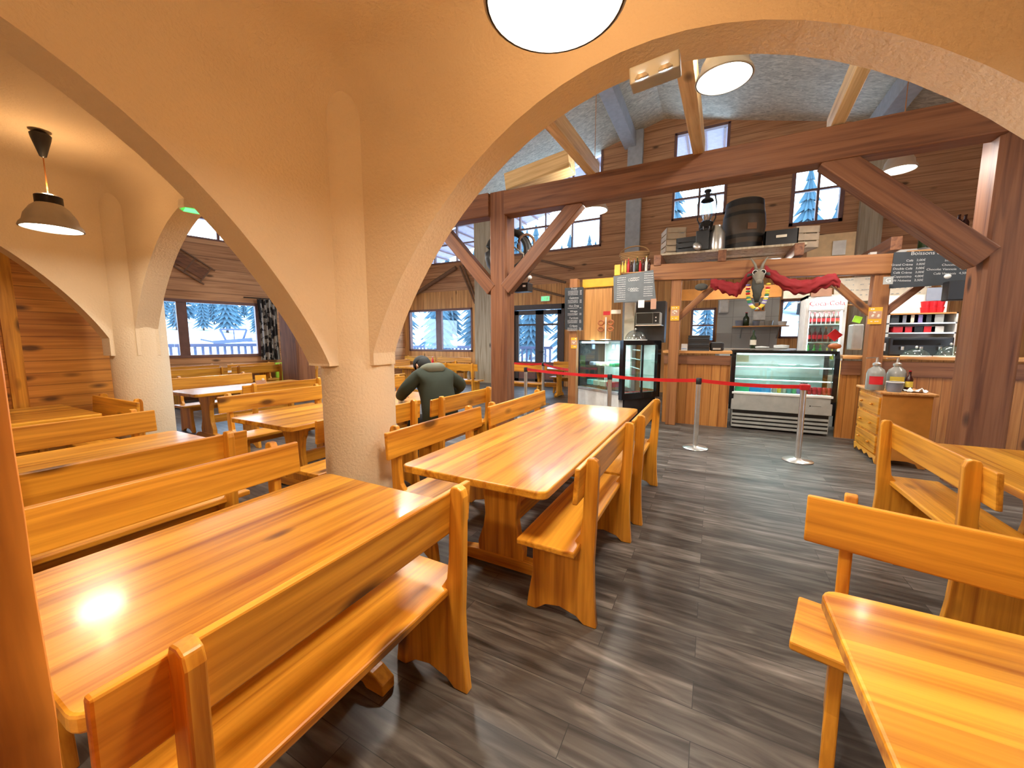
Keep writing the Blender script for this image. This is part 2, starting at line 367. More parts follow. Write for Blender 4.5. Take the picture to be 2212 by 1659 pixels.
# eave outside the back wall and the left wall, seen through the upper windows
struct(MB().add([(XR, 12, ZR-.05), (XR, 14.2, ZR-.05), (-13.5, 14.2, ZR-.05-12*SL), (-13.5, 12, ZR-.05-12*SL)], [(0, 1, 2, 3)]).build('trim_2', 'soffit'))
struct(MB().add([(XR, 12, ZR-.05), (XR, 14.2, ZR-.05), (6.4, 14.2, ZR-.05-7.9*SL), (6.4, 12, ZR-.05-7.9*SL)], [(0, 1, 2, 3)]).build('trim_3', 'soffit'))
m = MB()
for k in range(40):
    x = -13 + k*.48; z = ZR-.07-abs(x-XR)*SL
    m.box(x, 12, z-.03, x+.05, 14.2, z)
struct(m.build('trim_4', 'window_frame'))
# ---- windows
wcount = [0]
def window(p0, ang, s0, s1, z0, z1, vm=(), hm=(), mat='window_frame', fw=.07, dep=.12, name='window'):
    wcount[0] += 1
    r = bpy.data.objects.new('%s_%d' % (name, wcount[0]), None); C.objects.link(r); r.location = (p0[0], p0[1], 0); r.rotation_euler = (0, 0, ang); struct(r)
    m = MB(); y0, y1 = -.02, dep
    m.box(s0, y0, z0, s0+fw, y1, z1).box(s1-fw, y0, z0, s1, y1, z1).box(s0, y0, z0, s1, y1, z0+fw).box(s0, y0, z1-fw, s1, y1, z1)
    m.build('window_frame', mat, r, bevel=.006)
    for x, wd in vm: MB().box(x-wd/2, .0, z0+fw, x+wd/2, dep-.02, z1-fw).build('mullion', mat, r)
    for z, wd in hm: MB().box(s0+fw, .01, z-wd/2, s1-fw, dep-.03, z+wd/2).build('transom', mat, r)
    MB().box(s0+fw, .05, z0+fw, s1-fw, .056, z1-fw).build('glass', 'window_glass', r)
    return r
window(L0, LA, .3, 4.6, 1.06, 2.5, vm=[(lw(397, 720)[0], .2)])
window(L0, LA, 1.0, 5.0, 4.02, 4.55, vm=[(lw(470, 495)[0], .06)], fw=.04)
a2 = math.atan2(YB-L1.y, -11.0-L1.x)
window(L1, a2, .8, 3.6, 1.06, 2.5, vm=[(2.2, .1)])
B0 = (bw0, YB)
window(B0, 0, *lowops[0], vm=[(at(948, 720, YB).x-bw0, .26)])
window(B0, 0, *lowops[2], hm=[(1.9, .04)], fw=.05)
window(B0, 0, *lowops[3], fw=.05)
window(B0, 0, upops[0][0], upops[0][1], 4.3, 5.6, vm=[(1.6, .04), (2.6, .04)], hm=[(4.95, .04)], fw=.05)
window(B0, 0, upops[1][0], upops[1][1], 4.3, 7.1, vm=[(at(x, 500, YB).x-bw0, .04) for x in (1123, 1178, 1236)], hm=[(at(1200, 485, YB).z, .05), (6.3, .05)], fw=.06)
window(B0, 0, *upops[2], vm=[(at(1512, 400, YB).x-bw0, .05)], hm=[(5.3, .05), (6.35, .05)], fw=.06)
window(B0, 0, *upops[3], vm=[(at(1769, 400, YB).x-bw0, .05)], hm=[(5.05, .05)], fw=.08)
# ---- double glass door
r = bpy.data.objects.new('door_1', None); C.objects.link(r); r.location = (bw0, YB, 0); struct(r)
s0, s1 = lowops[1][0], lowops[1][1]; mid = at(1165, 740, YB).x-bw0
MB().box(s0, -.04, 0, s0+.12, .14, 2.66).box(s1-.1, -.04, 0, s1, .14, 2.66).box(s0, -.04, 2.5, s1, .14, 2.66).build('door_frame', 'door_frame', r)
for a, b in ((s0+.12, mid), (mid, s1-.1)):
    lf = MB().box(a, 0, .02, a+.14, .07, 2.48).box(b-.14, 0, .02, b, .07, 2.48).box(a, 0, 2.34, b, .07, 2.48).box(a, 0, .02, b, .07, .2).box(a+.14, .01, 1.98, b-.14, .06, 2.04).build('door_leaf', 'door_frame', r)
    MB().box(a+.14, .03, .2, b-.14, .036, 2.34).build('glass', 'window_glass', lf)
    MB().box(a+.14, .02, .2, b-.14, .028, .78).build('lower_panel', 'window_frame', lf)
MB().box(mid+.03, -.08, 1.1, mid+.05, -.0, 1.13).box(mid+.03, -.09, 1.1, mid+.2, -.07, 1.13).build('door_handle', 'black', r)
# skirting
struct(MB().box(-11, YB-.03, 0, -6.15, YB, .12).build('baseboard_back', 'window_frame'))
o = MB().box(0, -.03, 0, 5.6, 0, .28).build('baseboard_left', 'hall_timber_x'); o.location = (L0.x, L0.y, 0); o.rotation_euler = (0, 0, LA); struct(o)

# ================================================================= HALL TIMBERS
YP = 5.5
def cpost(name, x, y, z1, w_, lab, mat='hall_timber_z', rz=0):
    c = .28*w_; h = w_/2
    poly = [(-h+c*.3, -h), (h-c*.3, -h), (h, -h+c*.3), (h, h-c*.3), (h-c*.3, h), (-h+c*.3, h), (-h, h-c*.3), (-h, -h+c*.3)]
    o = MB().prism(poly, 'z', 0, z1).build(name, mat); o.location = (x, y, 0); o.rotation_euler = (0, 0, rz)
    return tag(o, lab, 'post')
cpost('timber_post', -3.08, YP+.08, 3.78, .30, 'square brown timber post standing between the dining benches and the hall')
cpost('timber_post', 2.42, YP+.1, 3.8, .32, 'massive brown timber post at the right beside the drawer chest')
cpost('timber_post', -9.15, 6.05, 4.9, .55, 'thick reddish timber post left of the near column, beyond the benches', rz=.2)
tb = tag(MB().beam((-2.95, YP, 3.58), (2.3, YP, 3.56), .24, .35).build('tie_beam', 'hall_timber_x', bevel=.015), 'long brown timber beam crossing the hall between the two square posts', 'beam')
tag(MB().beam((-7.6, YP, 3.6), (-3.22, YP, 3.6), .24, .35).build('tie_beam', 'hall_timber_x', bevel=.015), 'reddish timber beam running left from the hall post to behind the arch', 'beam')
def brace(p0, p1, lab, w_=.16, h_=.2, mat='hall_timber_x', name='brace'):
    L = (Vector(p1)-Vector(p0)).length
    d = (Vector(p1)-Vector(p0)); o = MB().beam((0, 0, 0), (L, 0, 0), w_, h_).build(name, mat, bevel=.012)
    o.location = p0; o.rotation_euler = (0, -math.asin(d.z/L), math.atan2(d.y, d.x)); return tag(o, lab, 'brace')
brace((-2.96, YP, 2.3), (-1.78, YP, 3.45), 'diagonal timber brace right of the left hall post, below the long beam')
brace((-3.2, YP, 2.3), (-4.25, YP, 3.45), 'diagonal timber brace left of the left hall post')
brace((2.26, YP, 2.28), (1.0, YP, 3.46), 'heavy diagonal timber brace rising left from the massive right post', .2, .24)
def joist(p0, p1, lab, mat='joist_wood', w_=.12, h_=.2):
    p0, p1 = Vector(p0), Vector(p1); d = p1-p0; L = d.length
    o = MB().beam((0, 0, 0), (0, L, 0), w_, h_).build('joist', mat, bevel=.008)
    o.location = p0; o.rotation_euler = (math.asin(d.z/L), 0, math.atan2(-d.x, d.y)); return tag(o, lab, 'joist')
joist((-1.45, 2.2, 3.5), (-1.6, 5.62, 3.86), 'pale timber joist landing on the long beam nearest the left hall post')
joist((-.28, 2.2, 3.35), (-.28, 5.62, 3.86), 'pale timber joist between the twin spotlight and the big hall lamp')
joist((1.04, 2.2, 4.3), (1.04, 5.62, 3.82), 'pale timber joist lit bright yellow on its left side, landing mid beam')
joist((-3.05, 5.76, 3.98), (-2.0, 5.76, 4.12), 'short pale timber stub resting on top of the left hall post', w_=.3, h_=.26)
# grey painted rafters under the roof
for x, lab in ((-2.35, 'grey painted rafter under the roof left of the ridge'), (2.9, 'grey painted rafter under the roof at the upper right')):
    z = ZR - abs(x-XR)*SL
    o = MB().beam((x, 2.2, z-.2), (x, 11.75, z-.2), .32, .36).build('roof_rafter', 'roof_grey', bevel=.01); tag(o, lab, 'rafter')
for px, lab in ((1370, 'grey concrete wall post between the gable window and the tall bar window'), (1880, 'pale board clad wall post right of the square upper window')):
    q = at(px, 450, YB)
    o = MB().box(-.2, -.16, 0, .2, 0, ZR-abs(q.x-XR)*SL).build('wall_post', 'roof_grey' if px < 1500 else 'grey_timber_z'); o.location = (q.x, YB, 0); tag(o, lab, 'post')
q = at(1050, 650, YB); o = MB().box(-.35, -.2, 0, .35, 0, 5.9).build('wall_post', 'grey_timber_z'); o.location = (q.x, YB, 0); tag(o, 'pale timber wall post between the wide hall window and the glass door', 'post')

# foreground live-edge post at the left border
n = 30; m = MB(); vs_ = []; rl = random.Random(31)
for k in range(n+1):
    z = 2.2*k/n; e = -.600 + .004*sin(k*1.3)+.004*rl.uniform(-1, 1)
    vs_ += [(e, .100, z), (e+.004, .085, z), (e-.01, .03, z), (e-.05, -.06, z), (e-.35, -.09, z), (e-.40, .02, z), (e-.25, .11, z), (e-.03, .106, z)]
m.add(vs_, [(k*8+i, k*8+(i+1) % 8, (k+1)*8+(i+1) % 8, (k+1)*8+i) for k in range(n) for i in range(8)] + [tuple(range(7, -1, -1)), tuple(range(n*8, n*8+8))])
tag(m.build('live_edge_post', 'post_bark', smooth=True), 'orange stained rough live-edge wooden post at the left border beside the near table', 'post')
# ================================================================= BENCHES AND TABLES
def end_panel_poly(D=.36, hs=.42, hb=.91):
    """profile in (y,z): y=0 back, y=D front"""
    return [(-.035, 0), (.035, 0), (.075, .035), (.17, .06), (.25, .045), (.31, .0), (D+.005, 0), (D-.005, .08), (D-.03, .22), (D-.03, hs),
            (.16, hs), (.10, hs+.02), (.062, hs+.08), (.050, hs+.18), (.042, hb-.03), (.03, hb-.003), (.0, hb), (-.02, hb-.01), (-.028, hb-.04), (-.02, .55), (-.012, .35), (-.02, .15)]
def make_bench(L, label, overhang=.13, D=.36):
    r = thing('dining_bench', label, 'bench')
    for s in (-1, 1):
        x = s*(L/2-overhang)
        MB().prism(end_panel_poly(D), 'x', x-.02, x+.02).build('end_panel', 'bench_wood_z', r, bevel=.006)
    MB().box(-L/2, .055, .42, L/2, .055+D-.04, .455).build('seat', 'bench_wood_x', r, bevel=.008)
    m = MB(); m.prism([(.045, .70), (.072, .70), (.06, .885), (.033, .885)], 'x', -L/2, L/2)
    m.build('backrest', 'bench_wood_x', r, bevel=.007)
    MB().box(-L/2+overhang, .17, .33, L/2-overhang, .195, .42).build('stretcher', 'bench_wood_x', r, bevel=.004)
    return r
BEN = {}
def bench(x, y, rz, L, label, group='pine benches with plank backrests', bowl=None):
    """x,y = middle of the back of the bench on the floor; faces local +y"""
    k = round(L, 2)
    if k not in BEN:
        BEN[k] = make_bench(L, label); b = BEN[k]; b.location = (x, y, 0); b.rotation_euler = (0, 0, rz); tag(b, label, 'bench', group); return b
    return dup(BEN[k], label, (x, y, 0), rz, group)
def facing(a):  # 'px': faces +x etc.
    return {'px': -pi/2, 'mx': pi/2, 'py': 0, 'my': pi}[a]
def rrect(x0, y0, x1, y1, r, n=5):
    pts = []
    for cx_, cy_, a0 in ((x1-r, y1-r, 0), (x0+r, y1-r, pi/2), (x0+r, y0+r, pi), (x1-r, y0+r, 3*pi/2)):
        pts += [(cx_+r*cos(a0+pi/2*k/n), cy_+r*sin(a0+pi/2*k/n)) for k in range(n+1)]
    return pts
def make_table(L, W, label, inset=.32, cr=.05):
    r = thing('dining_table', label, 'table')
    MB().prism(rrect(-L/2, -W/2, L/2, W/2, cr), 'z', .705, .75).build('tabletop', 'table_wood', r, bevel=.008)
    for s in (-1, 1):
        x = s*(L/2-inset)
        pr = [(.165, .08), (.17, .16), (.15, .22), (.13, .27), (.115, .36), (.12, .45), (.135, .52), (.165, .57), (.18, .64), (.18, .70)]
        poly = [(-y, z) for y, z in pr] + [(y, z) for y, z in reversed(pr)]
        MB().prism(poly, 'x', x-.03, x+.03).build('leg', 'bench_wood_z', r, bevel=.006)
        f = W*.40
        MB().prism([(-f, 0), (-f+.1, 0), (-f+.12, .02), (f-.12, .02), (f-.1, 0), (f, 0), (f, .05), (f-.06, .085), (.2, .1), (-.2, .1), (-f+.06, .085), (-f, .05)], 'x', x-.035, x+.035).build('foot_rail', 'bench_wood_y', r, bevel=.006)
        MB().box(x-.025, -W*.38, .66, x+.025, W*.38, .705).build('cross_rail', 'bench_wood_y', r, bevel=.004)
    MB().box(-L/2+inset, -.02, .24, L/2-inset, .02, .36).build('stretcher', 'bench_wood_x', r, bevel=.005)
    return r
def table(x, y, rz, L, W, label, group='varnished pine dining tables', **k):
    t = make_table(L, W, label, **k); t.location = (x, y, 0); t.rotation_euler = (0, 0, rz); t['group'] = group; return t
Q = pi/2
# near bay
table(-1.495, .80, Q, 1.20, .84, 'large varnished pine table in the left foreground with dark knots')
bench(-.885, .78, facing('mx'), 1.18, 'pine bench in the left foreground on the near side of the foreground table')
bench(-2.275, .82, facing('px'), 1.22, 'pine bench on the far side of the foreground table, its knotty backrest facing the camera')
table(-1.17, 3.02, Q, 2.66, .95, 'long varnished pine table in the middle reflecting blue daylight', inset=.42)
bench(-.50, 2.34, facing('mx'), 1.22, 'pine bench at the right near end of the long middle table')
bench(-.47, 3.62, facing('mx'), 1.22, 'pine bench at the right far end of the long middle table')
bench(-1.95, 2.42, facing('px'), 1.18, 'pine bench at the left near end of the long middle table beside the column')
bench(-1.87, 3.70, facing('px'), 1.34, 'pine bench at the left far end of the long middle table')
# second row (left bay)
table(-3.68, .92, Q, 1.16, .60, 'narrow varnished pine table in the second row at the left')
bench(-2.78, .87, facing('mx'), 1.18, 'pine bench on the near side of the narrow second row table')
bench(-4.42, .93, facing('px'), 1.18, 'pine bench between the second row table and the table against the plank wall')
table(-6.17, .84, Q, 1.36, 1.25, 'wide pine table pushed against the orange plank wall', cr=.03)
bench(-5.6, 1.68, facing('my'), 1.14, 'pine bench at the end of the plank wall table, beside the far column')
# the seated person's table
table(-3.68, 3.15, Q, 2.3, .95, 'varnished pine table half hidden behind the near column, where the person sits', inset=.35)
bench(-2.62, 2.46, facing('mx'), 1.18, 'pine bench right behind the near column, at the back of the seated person')
bench(-2.52, 3.72, facing('mx'), 1.22, 'pine bench right of the seated person beside the timber post')
bench(-4.80, 2.86, facing('px'), 1.34, 'pine bench seen between the two columns, facing the table beyond')
bench(-4.80, 4.4, facing('px'), 1.34, 'pine bench hidden mostly by the near column, opposite the seated person')
# hall rows
bench(-5.58, 3.52, facing('mx'), 1.24, 'pine bench in the hall in front of the table with the menu card')
table(-6.75, 3.6, Q, 1.9, .85, 'pine table shining white with daylight, a menu card standing on it')
bench(-7.78, 3.55, facing('px'), 1.24, 'pine bench behind the table with the menu card')
bench(-9.85, 4.2, facing('mx'), 1.24, 'pine bench in the row below the wide left window, left of its pair')
bench(-9.80, 5.50, facing('mx'), 1.24, 'pine bench in the row below the wide left window, nearer the curtain')
table(-10.35, 4.95, Q, 2.5, .7, 'pine table under the wide left window')
bench(-11.15, 4.55, facing('px'), 1.34, 'pine bench against the left window wall, left half')
bench(-10.95, 5.9, facing('px'), 1.18, 'pine bench against the left window wall beside the green cushion')
bench(-10.1, 6.95, facing('my'), 1.0, 'short pine bench across the row end below the dark curtain')
bench(-6.75, 8.9, facing('mx'), 1.18, 'pine bench behind the seated person with a bottle on its seat')
table(-7.75, 9.0, Q, 1.7, .85, 'pale pine table with a red bottle behind the seated person')
bench(-8.8, 9.0, facing('px'), 1.18, 'pine bench left of the table with the red bottle')
bench(-9.9, 11.45, facing('my'), 1.5, 'pine bench along the wide far window, left one of two')
bench(-8.3, 11.45, facing('my'), 1.5, 'pine bench along the wide far window, right one of two')
bench(-5.9, 8.3, facing('py'), 1.1, 'pine bench just left of the timber post in the far hall')
bench(-4.2, 8.9, facing('my'), 1.15, 'pine bench behind the red belt, right of the timber post')
bench(-3.55, 10.6, facing('my'), 1.15, 'pine bench in front of the glass double door')
table(-3.9, 9.7, 0, 1.2, .7, 'pine table in front of the glass double door')
# right side
table(1.10, .80, 0, 1.55, 1.22, 'varnished pine table in the right foreground with large dark knots')
bench(1.03, 1.75, facing('my')-.24, 1.34, 'pine bench behind the right foreground table, its backrest facing the camera')
table(1.93, 3.22, Q, 1.34, 1.05, 'pine table at the right in front of the massive timber post')
bench(1.17, 3.25, facing('px'), 1.34, 'pine bench left of the table by the massive timber post')
bench(2.95, 3.3, facing('mx'), 1.34, 'pine bench on the far right side of the table by the massive post')

# ================================================================= LAMPS
def pendant(x, y, z, zc, lab, warm=True, R=.205, power=60, canopy=True, shade='shade_grey', up=7):
    r = thing('pendant_lamp', lab, 'lamp', (x, y, z), 0, 'dome pendant lamps')
    if 'shade_grey' not in MATS: plain('shade_grey', (.5, .46, .40), .5); plain('shade_white', (.8, .8, .78), .4)
    MB().lathe([(R, 0), (R+.006, .004), (R-.004, .03), (R-.02, .05), (R*.82, .10), (R*.62, .16), (R*.42, .195), (.075, .20), (.075, .195), (R*.58, .15), (R*.78, .09), (R-.012, .02), (R-.006, 0)], (0, 0, 0), 40).build('lamp_shade', shade, r, smooth=True)
    MB().lathe([(.078, .19), (.078, .25), (.06, .262), (0.001, .262)], (0, 0, 0), 24).build('lamp_cap', 'dark_metal', r, smooth=True)
    MB().lathe([(R-.016, .028), (R*.5, .022), (.001, .02)], (0, 0, 0), 40).build('diffuser', 'lamp_warm' if warm else 'lamp_cool', r, smooth=True)
    MB().tube([(0, 0, .26), (0, 0, zc-z-.02)], .004, 6).build('cord', 'cord', r)
    if canopy: MB().lathe([(.001, zc-z-.2), (.02, zc-z-.19), (.055, zc-z-.06), (.06, zc-z-.03), (.03, zc-z)], (0, 0, 0), 20).build('canopy', 'dark_metal', r, smooth=True)
    l = bpy.data.lights.new('lamp_light', 'AREA'); l.shape = 'DISK'; l.size = R*1.7; l.energy = power; l.color = WARM if warm else COOL
    lo = bpy.data.objects.new('lamp_light', l); C.objects.link(lo); lo.parent = r; lo.location = (0, 0, -.005)
    if up:
        l = bpy.data.lights.new('lamp_uplight_fill', 'POINT'); l.shadow_soft_size = .03; l.energy = up; l.color = (1, .60, .28) if warm else COOL  # fill light added above the shade to brighten the ceiling, orange on warm lamps
        lo = bpy.data.objects.new('lamp_uplight_fill', l); C.objects.link(lo); lo.parent = r; lo.location = (0, 0, .30)
    return r
LAMP_POWER = 40
pendant(-.435, 1.09, 2.42, CE, 'large glowing dome pendant lamp hanging above the foreground table, cut by the top edge', power=24, up=15, R=.19)
pendant(-4.74, 1.14, 2.38, CE, 'grey dome pendant lamp under the left vault beside the far column', power=14, R=.175, up=8)
pendant(-.03, 3.07, 3.2, 7.0, 'bright dome pendant lamp right of the twin emergency spotlight', False, power=28, up=60, R=.168)
pendant(1.77, 6.14, 3.42, 6.5, 'white dome pendant lamp behind the diagonal brace of the massive post', False, power=30, up=20, R=.155)
pendant(-1.68, 5.85, 3.4, 7.0, 'white dome pendant lamp under the long beam near the wicker basket', False, power=LAMP_POWER, up=25)

for x, y, z, lab in ((-3.0, 3.5, 3.45, 'unseen dome pendant lamp added above the seated person'), (-5.2, 5.2, 3.45, 'unseen dome pendant lamp added over the hall tables'), (-7.6, 7.4, 3.5, 'unseen dome pendant lamp added near the middle of the hall'), (3.9, 5.4, 3.4, 'unseen dome pendant lamp added right of the massive post'), (3.4, 3.0, 3.4, 'unseen dome pendant lamp added right of the foreground arch')):  # extra pendants added out of view to brighten the hall
    pendant(x, y, z, 6.2 if x < 0 else 5.9, lab, False, power=LAMP_POWER*(1.7 if x < 0 else .5), up=30 if x < 0 else 6)

pendant(-1.3, -1.15, 2.35, CE, 'dome pendant lamp of the foreground bay behind the viewer', power=24, up=8)
# ================================================================= BAR
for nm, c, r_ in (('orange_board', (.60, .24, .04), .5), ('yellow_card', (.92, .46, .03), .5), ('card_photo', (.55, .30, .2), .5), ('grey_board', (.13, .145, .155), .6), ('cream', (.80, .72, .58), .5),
                  ('pale_wood', (.80, .58, .32), .5), ('can_red', (.6, .02, .03), .3), ('can_green', (.1, .45, .2), .3), ('can_teal', (.15, .42, .42), .3), ('can_yellow', (.85, .65, .1), .3), ('can_grey', (.55, .5, .42), .3), ('can_blue', (.02, .3, .75), .3), ('can_violet', (.25, .2, .5), .3),
                  ('box_green', (.05, .6, .3), .4), ('box_blue', (.02, .35, .8), .4), ('wicker', (.42, .24, .1), .8), ('barrel_wood', (.075, .055, .04), .5), ('barrel_band', (.02, .018, .018), .5), ('cloth_red', (.30, .015, .02), .8),
                  ('tile_grey', (.48, .49, .47), .3), ('coat', (.028, .038, .026), .9), ('coat_light', (.16, .17, .13), .9), ('skin', (.62, .36, .26), .6), ('denim', (.02, .025, .035), .85), ('cap_black', (.015, .017, .018), .8), ('bone', (.26, .23, .18), .7), ('fur', (.09, .09, .08), .95),
                  ('leaf_green', (.05, .25, .15), .7), ('petal_white', (.85, .85, .8), .7), ('petal_yellow', (.85, .7, .08), .7), ('cola', (.05, .012, .01), .15), ('label_red', (.75, .02, .03), .5), ('green_bottle', (.12, .45, .1), .12), ('dark_green_bottle', (.02, .035, .012), .12),
                  ('plastic_clear', (.33, .33, .31), .2), ('bucket_grey', (.22, .24, .30), .35), ('tissue', (.85, .85, .84), .9), ('orange_fruit', (.8, .35, .06), .5), ('pretzel', (.45, .14, .04), .5), ('old_wood', (.22, .12, .07), .8), ('grey_boardwood', (.34, .28, .2), .7), ('crate_wood', (.62, .5, .36), .7),
                  ('marble_white', (.72, .72, .7), .3), ('lime', (.45, .9, .05), .6), ('leather', (.03, .028, .026), .45)):
    plain(nm, c, r_)
# curtain fabric: dark with pale printed patches
t = NT('curtain_print'); vo = t.new('ShaderNodeTexVoronoi', feature='F1', distance='CHEBYCHEV'); vo.inputs['Scale'].default_value = 11; t.link(coords(t, (1, 1, .8), False), vo.inputs['Vector'])
sc_ = t.new('ShaderNodeSeparateColor'); t.link(vo.outputs['Color'], sc_.inputs[0]); t.link(ramp(t, sc_.outputs[0], [(.5, (.035, .035, .04)), (.56, (.07, .07, .075)), (.6, (.42, .40, .38))]), t.b.inputs['Base Color']); t.b.inputs['Roughness'].default_value = .9
def tiles():
    t = NT('wall_tiles'); br = t.new('ShaderNodeTexBrick', offset=0); 
    mp = t.new('ShaderNodeMapping'); tc = t.new('ShaderNodeTexCoord'); t.link(tc.outputs['Object'], mp.inputs[0]); mp.inputs['Rotation'].default_value = (pi/2, 0, 0); t.link(mp.outputs[0], br.inputs['Vector'])
    br.inputs['Scale'].default_value = 1; br.inputs['Brick Width'].default_value = .42; br.inputs['Row Height'].default_value = .42; br.inputs['Mortar Size'].default_value = .006
    br.inputs['Color1'].default_value = (.52, .53, .51, 1); br.inputs['Color2'].default_value = (.46, .47, .45, 1); br.inputs['Mortar'].default_value = (.3, .3, .29, 1)
    t.link(br.outputs['Color'], t.b.inputs['Base Color']); t.b.inputs['Roughness'].default_value = .3
tiles()
def scribble(mb, x0, z0, wd, hh, y=0, dens=.8, rnd=random.Random(3)):
    """a line of tiny illegible marks"""
    x = x0
    while x < x0+wd:
        l = rnd.uniform(.4, 1.1)*hh*1.6
        if rnd.random() < dens: mb.box(x, y-.0015, z0, min(x+l, x0+wd), y, z0+hh*rnd.uniform(.6, 1))
        x += l + hh*.35
glass_mat('lantern_glass', (.7, .85, 1), .45, .15)
# --- counter
r = thing('bar_counter', 'wooden bar counter left of the glass display fridge, vertical boards with a pale top', 'counter', (0, 0, 0), group='bar counters')
MB().box(-.78, 7.50, 0, .28, 7.56, 1.235).build('front_panel', 'counter_boards', r)
MB().box(-.80, 7.43, 1.27, .29, 8.0, 1.315).build('worktop', 'pine_x', r, bevel=.006)
MB().box(-.78, 7.47, 1.08, .28, 7.50, 1.235).build('fascia', 'hall_timber_x', r)
r = thing('bar_counter', 'wooden bar counter right of the glass display fridge behind the drawer chest', 'counter', (0, 0, 0), group='bar counters')
MB().box(1.74, 7.50, 0, 5.2, 7.56, 1.19).build('front_panel', 'counter_boards', r)
MB().box(1.74, 7.44, 1.22, 5.2, 8.0, 1.265).build('worktop', 'pine_x', r, bevel=.006)
MB().box(1.74, 7.47, .98, 5.2, 7.50, 1.19).build('fascia', 'hall_timber_x', r)
# --- glass display fridge
fx0, fx1, fy0, fy1 = .32, 1.68, 7.46, 8.12
FR = thing('display_fridge', 'glass fronted display fridge with grey lower panel and rows of drink cans', 'fridge', (0, 0, 0))
MB().box(fx0+.02, fy0+.05, 0.03, fx1-.02, fy1, .62).build('cabinet', 'grey_metal', FR)
MB().box(fx0, fy0, .33, fx1, fy0+.06, .60).build('front_panel', 'grey_metal', FR, bevel=.01)
MB().box(fx0, fy0-.015, .60, fx1, fy0+.08, .645).build('bumper', 'white', FR, bevel=.012)
m = MB()
for k in range(4): m.box(fx0+.03, fy0+.02, .04+k*.065, fx1-.03, fy0+.05, .075+k*.065)
m.build('grille', 'grey_metal', FR)
MB().box(fx0+.03, fy0+.048, .03, fx1-.03, fy0+.052, .33).build('grille_backing', 'black', FR)
for x in (fx0-.035, fx1-.03):
    MB().prism([(fy0+.06, .33), (fy0-.01, .55), (fy0-.01, 1.22), (fy0+.06, 1.33), (fy1, 1.33), (fy1, .33), (fy1-.05, .33), (fy1-.05, 1.27), (fy0+.09, 1.27), (fy0+.05, 1.2), (fy0+.05, .6), (fy0+.1, .33)], 'x', x, x+.065).build('side_frame', 'black_gloss', FR)
MB().box(fx0, fy0, 1.29, fx1, fy1, 1.335).build('top', 'black_gloss', FR, bevel=.006)
MB().box(fx0+.03, fy0+.01, .64, fx1-.03, fy0+.016, 1.29).build('front_glass', 'case_glass', FR)
MB().box(fx0+.03, fy1-.03, .62, fx1-.03, fy1-.02, 1.29).build('rear_panel', 'marble_white', FR)
for z in (.86, 1.07):
    MB().box(fx0+.03, fy0+.05, z, fx1-.03, fy1-.04, z+.012).build('glass_shelf', 'case_glass', FR)
    MB().box(fx0+.04, fy0+.06, z-.015, fx1-.04, fy0+.09, z-.002).build('shelf_light', 'case_light', FR)
MB().box(fx0+.05, fy0+.1, 1.26, fx1-.05, fy0+.14, 1.28).build('top_light', 'case_light', FR)
m = MB(); m.ball((1.40, fy0-.001, .47), (.012, .002, .009), 8); m.box(1.42, fy0-.002, .468, 1.54, fy0, .472); m.build('maker_mark', 'black', FR)
l = bpy.data.lights.new('fridge_light', 'AREA'); l.shape = 'RECTANGLE'; l.size = 1.2; l.size_y = .05; l.energy = 14; l.color = (.82, .93, 1)
lo = bpy.data.objects.new('fridge_light', l); C.objects.link(lo); lo.parent = FR; lo.location = (1, fy0+.15, 1.25)
def can(x, y, z, mat, lab, grp, r_=.031, h=.115):
    o = MB().lathe([(.001, 0), (r_*.8, 0), (r_, .008), (r_, h-.012), (r_*.82, h), (.001, h)], (0, 0, 0), 14).build('drink_can', mat, smooth=True); o.location = (x, y, z); return tag(o, lab, 'can', grp)
o = MB().box(-.1, 0, 0, .1, .1, .13).build('drink_carton', 'box_green', bevel=.004); o.location = (.47, fy0+.08, .64); tag(o, 'green carton at the left end of the bottom fridge shelf', 'carton')
o = MB().box(-.15, 0, 0, .15, .1, .13).build('drink_carton', 'box_blue', bevel=.004); o.location = (.73, fy0+.08, .64); tag(o, 'blue carton beside the green one on the bottom fridge shelf', 'carton')
x = .93
for k, (mt, cn) in enumerate([('can_grey', 'beige'), ('can_yellow', 'yellow'), ('can_grey', 'beige'), ('can_teal', 'teal'), ('can_green', 'green'), ('can_violet', 'violet')]):
    can(x, fy0+.12, .642, mt, '%s drink can in the mixed row on the bottom fridge shelf' % cn, 'mixed cans on the bottom fridge shelf'); x += .066
for k in range(6): can(1.335+k*.063, fy0+.12, .642, 'can_red', 'red drink can in the red row at the right of the fridge', 'red cans on the bottom fridge shelf')
for k, (x, y_) in enumerate(((.55, 7.75), (.86, 7.8))):
    o = MB().lathe([(.001, 0), (.10, 0), (.13, .02), (.12, .02), (.001, .01)], (0, 0, 0), 20).build('plate', 'white', smooth=True); o.location = (x+.55, y_, 1.083); tag(o, 'white plate on the upper fridge shelf', 'plate', 'plates in the fridge')
o = MB().box(-.09, 0, 0, .09, .004, .11).build('price_card', 'cream'); o.location = (.45, fy0+.03, 1.14); tag(o, 'pale notice card inside the top left of the fridge', 'card')
